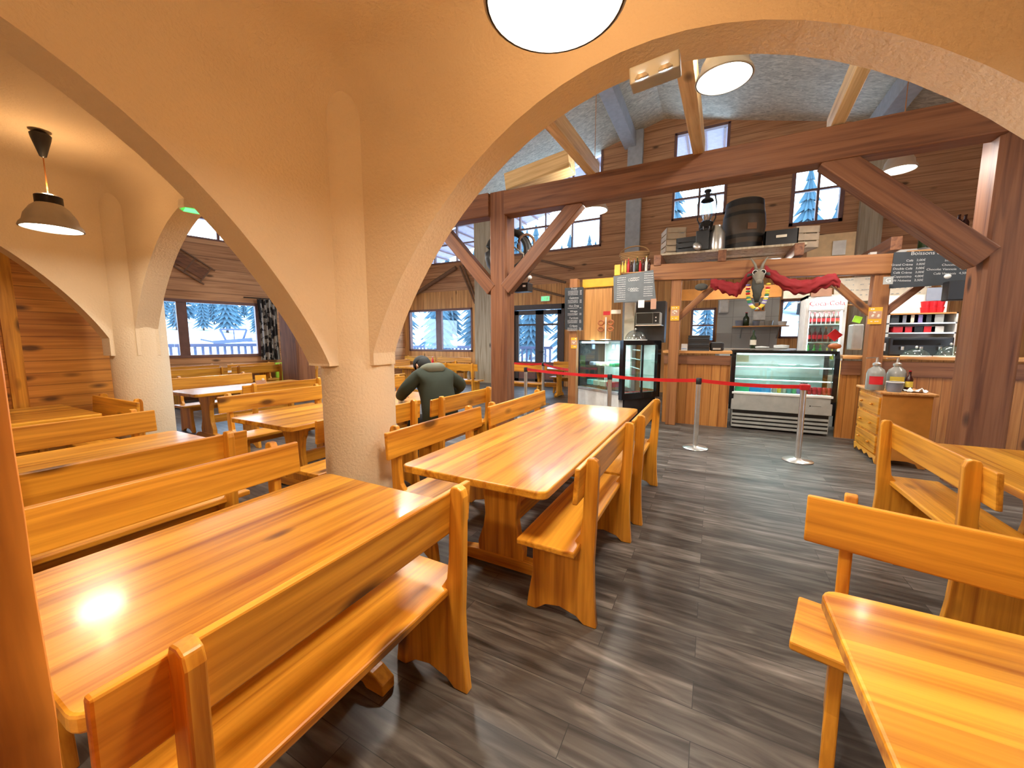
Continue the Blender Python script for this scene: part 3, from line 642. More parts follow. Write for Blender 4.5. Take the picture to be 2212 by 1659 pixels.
# --- pergola of the bar
def ppost(px, Y, w_, z1, lab, mat='bar_timber_z'):
    q = at(px, 700, Y); o = MB().box(-w_/2, -w_/2, 0, w_/2, w_/2, z1).build('bar_post', mat, bevel=.01); o.location = (q.x, Y, 0); return tag(o, lab, 'post', 'posts of the bar frame')
bp1 = ppost(1458, 7.34, .16, 2.56, 'square wooden bar post left of the counter with a yellow poster')
bp2 = ppost(1892, 7.34, .18, 2.45, 'square wooden bar post right of the display fridge with a yellow poster')
bp3 = ppost(1240, 7.0, .15, 2.62, 'square wooden post at the left end of the bar under the tall menu board')
a, b = at(1405, 590, 7.3), at(1925, 571, 7.3)
tag(MB().beam(a, b, .16, .27).build('bar_beam', 'bar_timber_x', bevel=.01), 'orange brown beam over the bar carrying the goat head and red scarf', 'beam')
for i, (px, py) in enumerate(((1420, 562), (1560, 552), (1727, 538), (1937, 525))):
    q = at(px, py, 7.2); o = MB().box(-.06, 0, -.09, .06, 1.9, .09).build('cross_joist', 'hall_timber_y', bevel=.008); o.location = q
    tag(o, 'dark joist end above the bar beam, %s' % ['at its left end', 'left of the goat head', 'right of the goat head', 'beside the hot drinks board'][i], 'joist')
def flat_brace(x0, y0, x1, y1, Y, lab, w_=.10, mat='bar_timber_x'):
    a, b = at(x0, y0, Y), at(x1, y1, Y); brace(a, b, lab, .09, w_, mat, 'brace')
flat_brace(1462, 690, 1548, 612, 7.36, 'pale wooden brace rising right from the left bar post')
flat_brace(1880, 678, 1790, 600, 7.36, 'wooden brace rising left from the right bar post')
flat_brace(1905, 680, 1990, 615, 7.36, 'reddish wooden brace rising right from the right bar post', .09, 'hall_timber_x')
# plank platform
a = at(1430, 556, 7.5); b = at(1740, 533, 7.5)
r = thing('plank_platform', 'grey plank platform above the bar holding barrel, crates and lantern', 'shelf')
for k in range(3): MB().beam(Vector((a.x, 7.55+k*.42, a.z+.02)), Vector((b.x, 7.55+k*.42, b.z+.02)), .4, .035).build('plank', 'grey_timber_z', r, bevel=.004)
PZ = lambda px: at(px, 0, 7.5).z*0 + (a.z + (b.z-a.z)*(px-1430)/310.) + .04
# barrel
q = at(1603, 540, 7.8); zb = PZ(1600)
r = thing('wooden_barrel', 'dark wooden barrel standing on the platform between the two bar windows', 'barrel', (q.x, 7.85, zb), .4)
prof = [(.25, 0), (.285, .12), (.315, .3), (.325, .42), (.315, .54), (.285, .72), (.25, .84)]
MB().lathe(prof, n=36).build('staves', 'barrel_wood', r, smooth=True); MB().lathe([(.001, .82), (.25, .82)], n=36).build('lid', 'barrel_wood', r)
for z0, z1, ra in ((.02, .12, .292), (.2, .26, .312), (.56, .62, .316), (.72, .82, .29)): MB().lathe([(ra-.012 if z0 < .3 else ra, z0), (ra if z0 < .3 else ra-.012, z1)], n=36).build('band', 'barrel_band', r, smooth=True)
MB().beam((-.09, -.325, .36), (.05, -.328, .36), .004, .1).build('stencil', 'old_wood', r)
# crates
def crate(px, Y, z, W, Hh, D, mat, lab, n=3, rz=0, name='crate', grp=None):
    q = at(px, 500, Y); r = thing(name, lab, 'crate', (q.x, Y, z), rz, grp); gap = .02; h = (Hh-gap*(n-1))/n
    for k in range(n):
        z0 = k*(h+gap)
        MB().box(-W/2, -D/2, z0, W/2, -D/2+.015, z0+h).box(-W/2, D/2-.015, z0, W/2, D/2, z0+h).box(-W/2, -D/2, z0, -W/2+.015, D/2, z0+h).box(W/2-.015, -D/2, z0, W/2, D/2, z0+h).build('slat', mat, r)
    for sx in (-1, 1):
        for sy in (-1, 1): MB().box(sx*W/2-.03*(sx > 0)-.0, sy*(D/2-.03)-.015, 0, sx*W/2+.03*(sx < 0), sy*(D/2-.03)+.015, Hh).build('corner_post', mat, r)
    MB().box(-W/2, -D/2, 0, W/2, D/2, .012).build('base', mat, r)
    return r
zc = PZ(1470)
crate(1455, 7.95, zc, .34, .52, .4, 'crate_wood', 'tall pale slatted crate at the left end of the platform', 5, .35)
crate(1492, 7.62, zc, .40, .26, .3, 'black', 'dark slatted crate in front of the tall pale crate', 3, -.1)
crate(1686, 7.66, PZ(1686), .44, .25, .3, 'black', 'black crate with a handle slot right of the barrel', 1)
q = at(1680, 506, 7.56); o = MB().box(-.07, 0, -.02, .07, .012, .02).build('handle_slot', 'cream'); o.location = q; o.parent = None
HS = o
crate(1730, 8.02, PZ(1730), .34, .34, .42, 'crate_wood', 'pale slatted crate at the right end of the platform', 3, .3)
# reparent the handle slot to the black crate
for x in C.objects:
    if x.get('label') == 'black crate with a handle slot right of the barrel': HS.parent = x; HS.location = (0, -.165, .15)
# milk can
q = at(1546, 540, 7.52)
r = thing('milk_can', 'dented aluminium milk can left of the barrel', 'can', (q.x, 7.50, PZ(1545)))
MB().lathe([(.001, 0), (.13, 0), (.135, .02), (.135, .26), (.10, .33), (.08, .36), (.085, .40), (.001, .40)], n=24).build('body', 'steel', r, smooth=True)
o = MB().lathe([(.001, 0), (.07, 0), (.075, .02), (.055, .05), (.001, .055)], n=18).build('metal_scoop', 'steel', smooth=True); q = at(1506, 527, 7.35); o.location = (q.x, 7.30, PZ(1510)+.05); o.rotation_euler = (1.1, .4, .3); tag(o, 'small metal scoop leaning below the lantern', 'scoop')
# lantern
q = at(1525, 490, 7.42)
LZ = at(1527, 498, 7.45).z
r = thing('storm_lantern', 'black storm lantern with clear glass standing above the crates', 'lantern', (q.x, 7.42, LZ))
MB().lathe([(.001, -.02), (.10, -.02), (.11, .03), (.10, .12), (.06, .15), (.001, .15)], n=22).build('tank', 'black_gloss', r, smooth=True)
MB().lathe([(.055, .15), (.085, .22), (.092, .30), (.075, .40), (.05, .46)], n=22).build('glass_globe', 'lantern_glass', r, smooth=True)
MB().lathe([(.10, .46), (.085, .49), (.04, .52), (.035, .60), (.055, .61), (.05, .64), (.001, .66)], n=22).build('chimney', 'dark_metal', r, smooth=True)
for sx in (-1, 1): MB().tube([(sx*.09, 0, .08), (sx*.135, 0, .18), (sx*.14, 0, .42), (sx*.11, 0, .54), (sx*.04, 0, .58)], .011, 8).build('side_tube', 'dark_metal', r, smooth=True)
MB().tube([(-.13, 0, .5), (-.1, 0, .66), (0, 0, .74), (.1, 0, .66), (.13, 0, .5)], .004, 6).build('bail', 'dark_metal', r)
MB().box(-.13, -.09, -.5+.0, .13, .09, -.02).build('stand', 'black', r) if False else None
# support crate under the lantern
o = MB().box(-.10, -.1, 0, .10, .1, max(.1, LZ-.02-PZ(1527))).build('wooden_box', 'black', bevel=.01); o.location = (q.x-.04, 7.42, PZ(1527)); tag(o, 'black box under the storm lantern', 'box')
# --- goat head with flower garland and sunglasses
q = at(1638, 596, 7.14)
r = thing('goat_head', 'stuffed goat head with horns and white sunglasses on the bar beam', 'trophy head', q)
m = MB(); m.tube([(0, .06, -.02), (0, -.03, .02), (0, -.12, -.03), (0, -.20, -.10)], [.075, .085, .07, .04], 14); m.ball((0, -.2, -.11), (.045, .04, .04), 12); m.build('head', 'bone', r, smooth='all')
for s in (-1, 1):
    MB().tube([(s*.03, -.02, .08), (s*.05, 0, .17), (s*.09, .04, .25), (s*.12, .1, .30)], [.022, .018, .013, .004], 8).build('horn', 'bone', r, smooth='all')
    MB().tube([(s*.07, 0, .03), (s*.13, .0, .02), (s*.17, .02, -.02)], [.02, .03, .008], 8).build('ear', 'fur', r, smooth='all')
    MB().lathe([(.031, 0), (.038, .0), (.038, .006), (.031, .006)], n=20).build('sunglass_rim', 'petal_white', r).matrix_local = Matrix.Translation((s*.05, -.10, .04)) @ Matrix.Rotation(pi/2, 4, 'X')
    MB().lathe([(.001, 0), (.03, 0)], n=20).build('sunglass_lens', 'black_gloss', r).matrix_local = Matrix.Translation((s*.05, -.104, .04)) @ Matrix.Rotation(pi/2, 4, 'X')
MB().ball((.0, .03, .06), (.11, .06, .03), 10).build('green_leaf', 'leaf_green', r, smooth='all')
MB().tube([(0, .02, -.04), (0, -.02, -.18), (0, -.02, -.30), (0, -.01, -.40)], [.07, .085, .06, .03], 12).build('neck_fur', 'fur', r, smooth='all')
rn = random.Random(5); gl = thing('flower_garland', 'colourful flower garland hanging under the goat head', 'garland', q)
for k in range(34):
    a_ = pi*k/33; x = -.13*cos(a_); z = -.14 - .36*sin(a_)**.8
    mt = rn.choice(['petal_white', 'petal_yellow', 'can_red', 'petal_yellow', 'can_violet', 'leaf_green', 'can_yellow'])
    MB().ball((x, -.08, z), (.034, .02, .018), 8).build('flower', mt, gl)
# red scarf in two swags
def swag(pts, lab, r0=.075):
    n = len(pts)*7; P = [Vector(p) for p in pts]; n2 = 26; vs_ = []
    for i in range(n+1):
        t_ = i/n*(len(P)-1); k = min(int(t_), len(P)-2); c_ = P[k].lerp(P[k+1], t_-k); env = .75+.35*sin(pi*i/n)+.12*sin(i*.9)
        for j in range(n2):
            th_ = 2*pi*j/n2; rr = r0*env*(1+.16*sin(5*th_+i*.23)+.10*sin(9*th_-i*.31))
            vs_.append((c_.x+.25*rr*cos(th_)*sin(i*.2), c_.y+.55*rr*cos(th_), c_.z+1.15*rr*sin(th_)-.25*rr))
    m = MB(); m.add(vs_, [(i*n2+j, i*n2+(j+1) % n2, (i+1)*n2+(j+1) % n2, (i+1)*n2+j) for i in range(n) for j in range(n2)]); return tag(m.build('red_scarf', 'cloth_red', smooth='all'), lab, 'scarf', 'red scarves on the bar beam')
swag([at(x, y, 7.16) for x, y in ((1628, 585), (1612, 600), (1600, 618), (1588, 624), (1570, 618), (1552, 612), (1535, 610))], 'red scarf draped on the left of the goat head')
swag([at(x, y, 7.16) for x, y in ((1652, 582), (1672, 594), (1695, 609), (1720, 618), (1750, 616), (1775, 607), (1800, 600), (1812, 610))], 'red scarf draped on the right of the goat head')
o = MB().ball((0, 0, 0), (.10, .05, .06), 12).build('plush_ornament', 'fur', smooth='all'); o.location = at(1515, 620, 7.2); tag(o, 'dark furry ornament at the left end of the red scarf', 'ornament')
# --- posters on the posts
def poster(px, py, Y, W, Hh, lab):
    q = at(px, py, Y); r = thing('poster', lab, 'poster', q, 0, 'yellow posters on the bar posts')
    MB().box(-W/2, -.004, -Hh/2, W/2, 0, Hh/2).build('sheet', 'yellow_card', r)
    MB().box(-W/2+.004, -.006, -Hh*.18, W/2-.004, -.004, Hh*.27).build('photo', 'card_photo', r)
    m = MB(); rn = random.Random(int(px))
    for k in range(5): m.ball((rn.uniform(-.3, .3)*W, -.008, rn.uniform(-.1, .2)*Hh), (W*.1, .003, W*.09), 8)
    m.build('food_picture', 'cream', r); m = MB(); scribble(m, -W*.35, Hh*.36, W*.7, .016, -.005); scribble(m, -W*.3, -Hh*.36, W*.6, .014, -.005); m.build('lettering', 'white', r)
poster(1458, 677, 7.25, .135, .245, 'yellow snack poster on the left bar post')
poster(1890, 682, 7.24, .15, .235, 'yellow snack poster on the right bar post')
poster(1240, 741, 6.92, .115, .20, 'yellow snack poster on the post under the tall menu board')
# --- tall menu board
def board(name, corners, Y, mat, lab, th=.02, group=None):
    P = [at(x, y, Y) for x, y in corners]; c = sum(P, Vector())/4
    r = thing(name, lab, 'menu board', c, 0, group)
    MB().prism([(p.x-c.x, p.z-c.z) for p in P], 'y', 0, th).build('panel', mat, r); return r, P, c
r, P, c = board('menu_board', ((1220, 622), (1260, 620), (1259, 713), (1220, 712)), 6.88, 'chalk', 'tall narrow black menu board hanging on the left bar post')
x0, z1 = -.145, .36; hh = .032
for k, (s_, n_) in enumerate([('Froid', 4), ('Galettes', 3), ('Hot Dog', 1), ('Wraps', 2), ('Tartines', 3), ('Crêpes', 3)]):
    text(s_, .052, 'lettering', r, (0, -.002, z1), (pi/2, 0, 0)); z1 -= .045; m = MB()
    for j in range(n_):
        m = MB(); scribble(m, x0+.03, z1, .19, .01, -.001, 1, rnd=random.Random(k*7+j)); scribble(m, .11, z1, .035, .012, -.001, 1); m.build('printed_line', 'lettering', r); z1 -= .022
    z1 -= .032
r, P, c = board('menu_board', ((1325, 597), (1411, 583), (1417, 648), (1326, 654)), 7.02, 'grey_board', 'wide grey menu board hanging between the bottles and the microwave')
m = MB(); rn = random.Random(9)
W = P[1].x-P[0].x
for col in range(3):
    for j in range(11):
        if col == 1 and j in (0, 3, 4, 5, 8, 9, 10): continue
        if col == 2 and j == 5: continue
        m = MB(); scribble(m, -W/2+.05+col*W*.34, .19-j*.037-(1-col)*.02, W*.22, .013, -.001, 1, rn); m.build('printed_line', 'lettering', r)
for z_ in (.13, -.03):
    m = MB()
    for k in range(4): m.tube([(-.075+.04*k+.018*cos(t2), -.002, z_+.022*sin(t2)) for t2 in [2*pi*j/10+.6 for j in range(10)]], .0035, 5)
    m.build('heading', 'lettering', r)
r, P, c = board('menu_board', ((1932, 545), (2088, 538), (2096, 612), (1921, 623)), 7.15, 'chalk', 'wide black hot drinks menu board beside the massive right post')
text('Boissons chaudes', .066, 'lettering', r, (.04, -.002, .195), (pi/2, .06, 0))
for k, (a_, b_) in enumerate([('Café', '2,00€'), ('Grand Crème', '3,00€'), ('Double Café', '3,00€'), ('Café Crème', '3,00€'), ('Cappuccino', '4,00€'), ('Café Noisette', '2,50€')]):
    text(a_, .038, 'lettering', r, (-.16, -.002, .115-k*.052), (pi/2, .06, 0), align='RIGHT'); text(b_, .038, 'lettering', r, (-.13, -.002, .117-k*.052), (pi/2, .06, 0), align='LEFT')
for k, (a_, b_) in enumerate([('Thé', '3,00€'), ('Infusion', '3,00€'), ('Chocolat', '3,50€'), ('Chocolat Viennois', '4,50€'), ('Café Viennois', '4,50€')]):
    text(a_, .038, 'lettering', r, (.26, -.002, .135-k*.055), (pi/2, .06, 0), align='RIGHT'); text(b_, .038, 'lettering', r, (.285, -.002, .137-k*.055), (pi/2, .06, 0), align='LEFT')
q = at(1918, 606, 7.05); r = thing('label_tag', 'small grey tag with the letter G at the lower left of the hot drinks board', 'tag', q)
MB().box(-.05, -.01, -.05, .05, 0, .05).build('plate', 'grey_metal', r); text('G', .08, 'white', r, (0, -.012, 0), (pi/2, 0, 0))
o = MB().box(-.13, -.08, -.12, .13, .08, .12).build('speaker', 'black', bevel=.01); o.location = at(2072, 628, 7.0); tag(o, 'black loudspeaker under the hot drinks board beside the massive post', 'speaker')
o = MB().ball((0, 0, 0), (.035, .03, .03), 12).build('speaker_bulb', 'white', smooth='all'); o.location = at(2047, 597, 7.0); tag(o, 'white round bulb in front of the hot drinks board', 'bulb')
# --- upper parts behind the bar
def slab(name, x0, y0, x1, y1, Y, th, mat, lab, cat, bevel=0):
    a, b = at(x0, y1, Y), at(x1, y0, Y); o = MB().box(0, 0, 0, b.x-a.x, th, b.z-a.z).build(name, mat, bevel=bevel); o.location = a; return tag(o, lab, cat)
slab('header_panel', 1470, 614, 1690, 650, 9.0, .05, 'orange_board', 'orange timber header panel over the kitchen behind the goat head', 'panel')
slab('header_panel', 1692, 606, 1752, 645, 9.0, .05, 'cream', 'cream panel over the kitchen right of the orange header', 'panel')
slab('osb_panel', 1742, 500, 1850, 560, 9.2, .04, 'pale_wood', 'pale chipboard panel under the square upper window', 'panel')
slab('notice', 1797, 518, 1829, 552, 9.15, .01, 'white', 'white paper notice on the chipboard under the square window', 'notice')
slab('whiteboard', 1800, 590, 2010, 652, 8.9, .03, 'cream', 'cream board with faint handwriting behind the right bar post', 'board')
m = MB(); qa = at(1815, 640, 8.88)
for j in range(6): scribble(m, 0, j*.09, 1.5, .02, 0, .5, random.Random(j))
o = m.build('handwriting', 'grey_metal'); o.location = qa; tag(o, 'faint grey handwriting on the cream board', 'writing')
slab('shelf_board', 1800, 652, 2000, 660, 8.6, .3, 'pine_x', 'brown shelf board under the cream board', 'shelf')
struct(MB().box(.06, YB-.04, 0, 1.42, YB-.002, 2.56).build('wall_tiled', 'wall_tiles'))
# shelf on the tiles
a = at(1583, 704, 11.3); b = at(1706, 701, 11.3)
r = thing('wall_shelf', 'narrow wooden shelf on the grey tiled kitchen wall', 'shelf', (a.x, 11.35, a.z))
MB().box(0, 0, -.03, b.x-a.x, .38, 0).build('board', 'pine_x', r); 
for x in (.2, b.x-a.x-.2): MB().beam((x, .36, -.3), (x, .05, -.03), .03, .03).build('bracket', 'grey_metal', r)
for k, (px, wd, hh_, mt, lb) in enumerate([(1597, .2, .14, 'bucket_grey', 'grey bowl at the left end'), (1633, .17, .12, 'bucket_grey', 'grey bowl in the middle'), (1660, .2, .12, 'plastic_clear', 'pale bowl in the middle'), (1690, .2, .1, 'white', 'white dish at the right end')]):
    q = at(px, 702, 11.5); o = MB().lathe([(.001, 0), (wd*.4, 0), (wd*.5, hh_), (wd*.46, hh_), (wd*.36, .01), (.001, .01)], n=18).build('bowl', mt, smooth=True); o.location = (q.x, 11.52, a.z+.001); tag(o, lb+' of the kitchen wall shelf', 'bowl')
def bottle(x, y, z, mat, lab, grp, h=.3, r_=.038, name='bottle', cap=None, label=None, parent=None):
    prof = [(.001, 0), (r_*.9, 0), (r_, .01), (r_, h*.55), (r_*.85, h*.64), (r_*.38, h*.76), (r_*.34, h*.97), (.001, h*.97)]
    if parent is None: r = thing(name, lab, 'bottle', (x, y, z), 0, grp)
    else: r = parent
    MB().lathe(prof, n=12).build('glass', mat, r, smooth=True)
    MB().lathe([(r_*.42, h*.95), (r_*.42, h), (.001, h)], n=10).build('cap', cap or 'can_red', r)
    if label: MB().lathe([(r_*1.02, h*.2), (r_*1.02, h*.48)], n=12).build('label', label, r, smooth=True)
    return r
q = at(1611, 702, 11.5); bottle(q.x, 11.5, a.z, 'dark_green_bottle', 'dark bottle on the kitchen wall shelf between the bowls', None, .34, .07)
# kitchen back worktop
kz = at(1620, 753, 9.0).z
r = thing('kitchen_worktop', 'steel kitchen worktop behind the display fridge', 'worktop'); MB().box(.1, 9.02, kz-.04, 1.9, 9.5, kz).build('top', 'steel', r); MB().box(.12, 9.04, 0, 1.88, 9.48, kz-.04).build('cabinet', 'grey_metal', r)
q = at(1626, 752, 9.1); bottle(q.x, 9.1, kz, 'dark_green_bottle', 'dark green wine bottle on the kitchen worktop', None, .36, .055, 'wine_bottle', 'dark_green_bottle', 'cream')
for px, n_, lb in ((1688, 6, 'white plates stacked on the kitchen worktop'), (1645, 3, 'low stack of white saucers on the kitchen worktop')):
    q = at(px, 752, 9.1); o = MB().lathe([(.001, 0), (.1, 0), (.13, .02)] + [(.13 if k % 2 else .125, .02+k*.01) for k in range(n_)] + [(.001, .02+n_*.01)], n=22).build('plate_stack', 'white', smooth=True); o.location = (q.x, 9.12, kz); tag(o, lb, 'plates')
o = MB().box(-.11, -.1, -.17, .11, .1, .17).build('towel_dispenser', 'white', bevel=.03); o.location = at(1564, 662, 11.6); tag(o, 'white paper towel dispenser on the tiled wall', 'dispenser')
q = at(1641, 672, 11.68); r = thing('knife_rack', 'orange and white knife rack hanging on the tiled wall', 'rack', q); MB().box(-.13, 0, -.22, .13, .03, .0).build('board', 'white', r); MB().box(-.11, -.03, 0, .1, .03, .2).build('block', 'orange_board', r)
for k in (-.02, .06): MB().box(k-.015, -.05, .02, k+.015, -.03, .22).build('knife', 'black', r)
# black menu trays, printer, calendar on the counter
cz = 1.316
for k in range(8):
    q = at(1509, 757, 7.6); o = MB().box(-.17, -.12, 0, .17, .12, .030).box(-.155, -.105, .03, .155, .105, .033).build('serving_tray', 'black' if k % 3 else 'chalk', bevel=.006); o.location = (q.x+random.uniform(-.004, .004), 7.62, cz+k*.0335)
    tag(o, 'black serving tray in the stack on the counter left of the fridge', 'tray', 'stacked black trays')
q = at(1548, 757, 7.6); r = thing('receipt_printer', 'black receipt printer beside the stack of trays', 'printer', (q.x, 7.64, cz)); MB().box(-.11, -.1, 0, .11, .1, .15).build('body', 'black', r, bevel=.03); MB().box(-.06, -.12, .02, .06, -.1, .05).build('paper_slot', 'grey_metal', r)
q = at(1478, 757, 7.5); r = thing('tent_card', 'white and blue tent card left of the stack of trays', 'card', (q.x, 7.5, cz)); MB().prism([(-.05, 0), (.05, 0), (0, .12)], 'x', -.05, .05).build('card', 'white', r)
m = MB(); scribble(m, -.04, .03, .08, .014, -.05); m.build('print', 'can_blue', r)
# --- drinks cooler
CY = 8.4; ca = at(1745, 630, CY); cb = at(1833, 640, CY)
cw = cb.x-ca.x
r = thing('drinks_cooler', 'tall lit drinks cooler with a white script header and rows of bottles', 'cooler', (ca.x, CY, 0))
MB().box(0, .02, 0, .05, .6, 2.27).box(cw-.05, .02, 0, cw, .6, 2.27).box(0, .02, 2.22, cw, .6, 2.27).box(0, .02, 0, cw, .6, .9).box(0, .56, 0, cw, .6, 2.27).build('cabinet', 'white', r)
MB().box(.02, 0, 2.0, cw-.02, .03, 2.25).build('header', 'white', r)
MB().prism([(.04, 2.02), (cw-.05, 2.02), (cw-.05, 2.23), (.14, 2.23), (.06, 2.19)], 'y', -.006, 0).build('header_sign', 'header_glow', r)
text('Coca-Cola', .11, 'label_red', r, (cw/2, -.012, 2.12), (pi/2, 0, 0))
MB().box(.05, .5, .9, cw-.05, .55, 2.0).build('back_panel', 'marble_white', r)
for z in (1.78, 1.47, 1.17): MB().box(.05, .06, z-.02, cw-.05, .5, z).build('shelf', 'white', r)
MB().box(.05, .02, .9, cw-.05, .026, 2.0).build('glass_door', 'case_glass', r)
for x in (.055, cw-.065): MB().box(x, .05, .95, x+.01, .06, 2.0).build('light_strip', 'case_light', r)
l = bpy.data.lights.new('cooler_light', 'AREA'); l.shape = 'RECTANGLE'; l.size = .4; l.size_y = .1; l.energy = 9; l.color = (.85, .95, 1)
lo = bpy.data.objects.new('cooler_light', l); C.objects.link(lo); lo.parent = r; lo.location = (cw/2, .12, 1.99)
B_ = {}
def rowb(key, mk, n_, x0, dx, y, z, lab, grp):
    b = mk(); b.location = (x0, y, z)
    for k in range(1, n_): dup(b, lab, (x0+dx*k, y, z), 0, grp)
rowb('a', lambda: bottle(0, 0, 0, 'cola', 'dark cola bottle on the top shelf of the drinks cooler', 'cola bottles on the top cooler shelf', .2, .027, 'soda_bottle', 'can_red', 'label_red'), 7, ca.x+.085, .064, CY+.12, 1.781, 'dark cola bottle on the top shelf of the drinks cooler', 'cola bottles on the top cooler shelf')
rowb('b', lambda: bottle(0, 0, 0, 'cola', 'cola bottle on the middle shelf of the drinks cooler', 'cola bottles on the middle cooler shelf', .25, .032, 'soda_bottle', 'can_red', 'label_red'), 5, ca.x+.09, .078, CY+.12, 1.471, 'cola bottle on the middle shelf of the drinks cooler', 'cola bottles on the middle cooler shelf')
rowb('c', lambda: bottle(0, 0, 0, 'green_bottle', 'green bottle on the lower shelf of the drinks cooler', 'green bottles on the lower cooler shelf', .25, .034, 'soda_bottle', 'can_green'), 3, ca.x+.095, .085, CY+.12, 1.171, 'green bottle on the lower shelf of the drinks cooler', 'green bottles on the lower cooler shelf')
rowb('d', lambda: bottle(0, 0, 0, 'can_yellow', 'pale juice bottle on the lower shelf of the drinks cooler', 'juice bottles on the lower cooler shelf', .2, .03, 'juice_bottle', 'white'), 3, ca.x+.36, .07, CY+.12, 1.171, 'pale juice bottle on the lower shelf of the drinks cooler', 'juice bottles on the lower cooler shelf')
slab('photo_strip', 1752, 622, 1798, 641, 8.38, .01, 'card_photo', 'food picture above the header of the drinks cooler', 'picture')
# slicer and food on the counter right of cooler
slab('cash_register', 1838, 700, 1868, 756, 7.8, .25, 'grey_metal', 'grey till screen standing left of the right bar post', 'till', .02)
o = MB().ball((0, 0, 0), (.09, .07, .05), 12).build('bread_loaf', 'pretzel', smooth='all'); o.location = at(1803, 748, 7.9); tag(o, 'brown bread on top of the display fridge at the right', 'bread')
q = at(1803, 724, 7.8); o = MB().box(-.07, -.01, -.07, .07, .01, .07).build('price_sign', 'can_red'); o.location = q; o.rotation_euler = (0, .75, 0); tag(o, 'red diamond shaped sign in front of the drinks cooler', 'sign')
q = at(1852, 690, 7.9); o = MB().box(-.05, -.01, -.05, .05, .01, .05).build('price_sign', 'lime'); o.location = q; o.rotation_euler = (0, .3, 0); tag(o, 'lime green sign left of the right bar post', 'sign')

# --- left end of the bar: cabinet, microwave, bottles, basket, display cases
slab('wood_partition', 1262, 622, 1322, 735, 7.35, .04, 'pine_z', 'pale vertical board partition behind the tall menu board', 'partition')
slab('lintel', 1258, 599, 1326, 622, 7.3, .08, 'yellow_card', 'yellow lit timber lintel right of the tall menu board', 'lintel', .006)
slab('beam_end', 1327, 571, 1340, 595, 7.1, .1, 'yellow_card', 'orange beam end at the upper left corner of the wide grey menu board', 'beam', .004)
slab('white_cabinet', 1347, 653, 1372, 735, 7.6, .35, 'cream', 'narrow cream cabinet left of the microwave', 'cabinet', .006)
slab('dark_cabinet', 1372, 650, 1438, 740, 7.75, .3, 'dark_metal', 'dark metal cabinet behind the microwave', 'cabinet')
a = at(1373, 701, 7.4); b = at(1426, 674, 7.4)
r = thing('microwave', 'black microwave with a pale frame above the clear cake dome', 'microwave', (a.x, 7.4, a.z)); W, Hh = b.x-a.x, b.z-a.z
MB().box(0, 0, 0, W, .3, Hh).build('body', 'grey_metal', r, bevel=.006); MB().box(.012, -.006, .012, W*.7, 0, Hh-.012).build('door_window', 'black_gloss', r); MB().box(W*.72, -.006, .012, W-.012, 0, Hh-.012).build('control_panel', 'black', r)
for z in (.06, .12): MB().lathe([(.001, 0), (.014, 0), (.014, .012), (.001, .012)], n=12).build('knob', 'white', r).matrix_local = Matrix.Translation((W*.84, -.006, z)) @ Matrix.Rotation(pi/2, 4, 'X')
slab('bracket_shelf', 1372, 701, 1428, 704, 7.35, .4, 'steel', 'steel shelf under the microwave', 'shelf')
slab('note', 1378, 648, 1392, 665, 7.0, .004, 'white', 'white paper note under the wide grey menu board', 'note')
slab('note', 1405, 645, 1418, 668, 7.0, .004, 'card_photo', 'red and white leaflet under the wide grey menu board', 'note')
# display cases turned 34 degrees
e1 = Vector((-.83, .56, 0)).normalized(); e2 = Vector((.56, .83, 0)).normalized()
CC = at(1345, 800, 6.75); CC.z = 0
angc = math.atan2(e1.y, e1.x)
zt = at(1345, 737, 6.75).z; zm = at(1345, 849, 6.75).z; zbm = at(1345, 861, 6.75).z
def length_to(px, e):  # distance along e from CC until the ray of column px
    d = FW + RT*(px-1106)/F; d2 = Vector((d.x, d.y)); den = e.x*d2.y-e.y*d2.x
    return -(CC.x*d2.y-CC.y*d2.x)/den
Ll = length_to(1249, e1); Lr = length_to(1424, e2)
Mx = Matrix((( -e1.x, e2.x, 0, CC.x), (-e1.y, e2.y, 0, CC.y), (0, 0, 1, 0), (0, 0, 0, 1)))
r = thing('salad_display', 'long glass display counter behind the middle table, white panel below', 'display case'); r.matrix_world = Mx
MB().box(-Ll, .0, .08, -.455, .1, zm-.04).build('base_panel', 'marble_white', r, bevel=.008)
MB().box(-Ll, -.02, zm-.04, -.455, .05, zm).build('rail', 'steel', r)
MB().box(-Ll, .01, zm, -.47, .016, zt).build('front_glass', 'case_glass', r)
MB().box(-Ll-.03, 0, zm, -Ll+.02, .7, zt+.02).build('side_frame', 'black_gloss', r)
MB().box(-Ll, 0, zt, -.47, .7, zt+.02).build('top_glass', 'case_glass', r); MB().box(-Ll, .05, zt-.04, -.47, .09, zt-.01).build('top_light', 'case_light', r)
for z in (zm+.02, zm+(zt-zm)*.45): MB().box(-Ll+.02, .06, z, -.48, .6, z+.015).build('glass_shelf', 'case_glass', r)
MB().box(-Ll, .66, zm, -.48, .7, zt).build('back_panel', 'marble_white', r)
l = bpy.data.lights.new('case_light', 'AREA'); l.shape = 'RECTANGLE'; l.size = .9; l.size_y = .1; l.energy = 20; l.color = (.85, .95, 1)
lo = bpy.data.objects.new('case_light', l); C.objects.link(lo); lo.parent = r; lo.location = (-Ll/2, .2, zt-.05)
rn = random.Random(12)
for k in range(4):
    mt = rn.choice(['petal_white', 'can_green', 'cream', 'bucket_grey']); o = MB().box(-.07, -.1, 0, .07, .1, .07).build('food_tray', mt, bevel=.02)
    o.matrix_world = Mx @ Matrix.Translation((-Ll+.15+k*.19, .3, zm+(zt-zm)*.45+.016)); tag(o, 'tray of wrapped food on the upper shelf of the long glass display', 'tray', 'food trays on the upper display shelf')
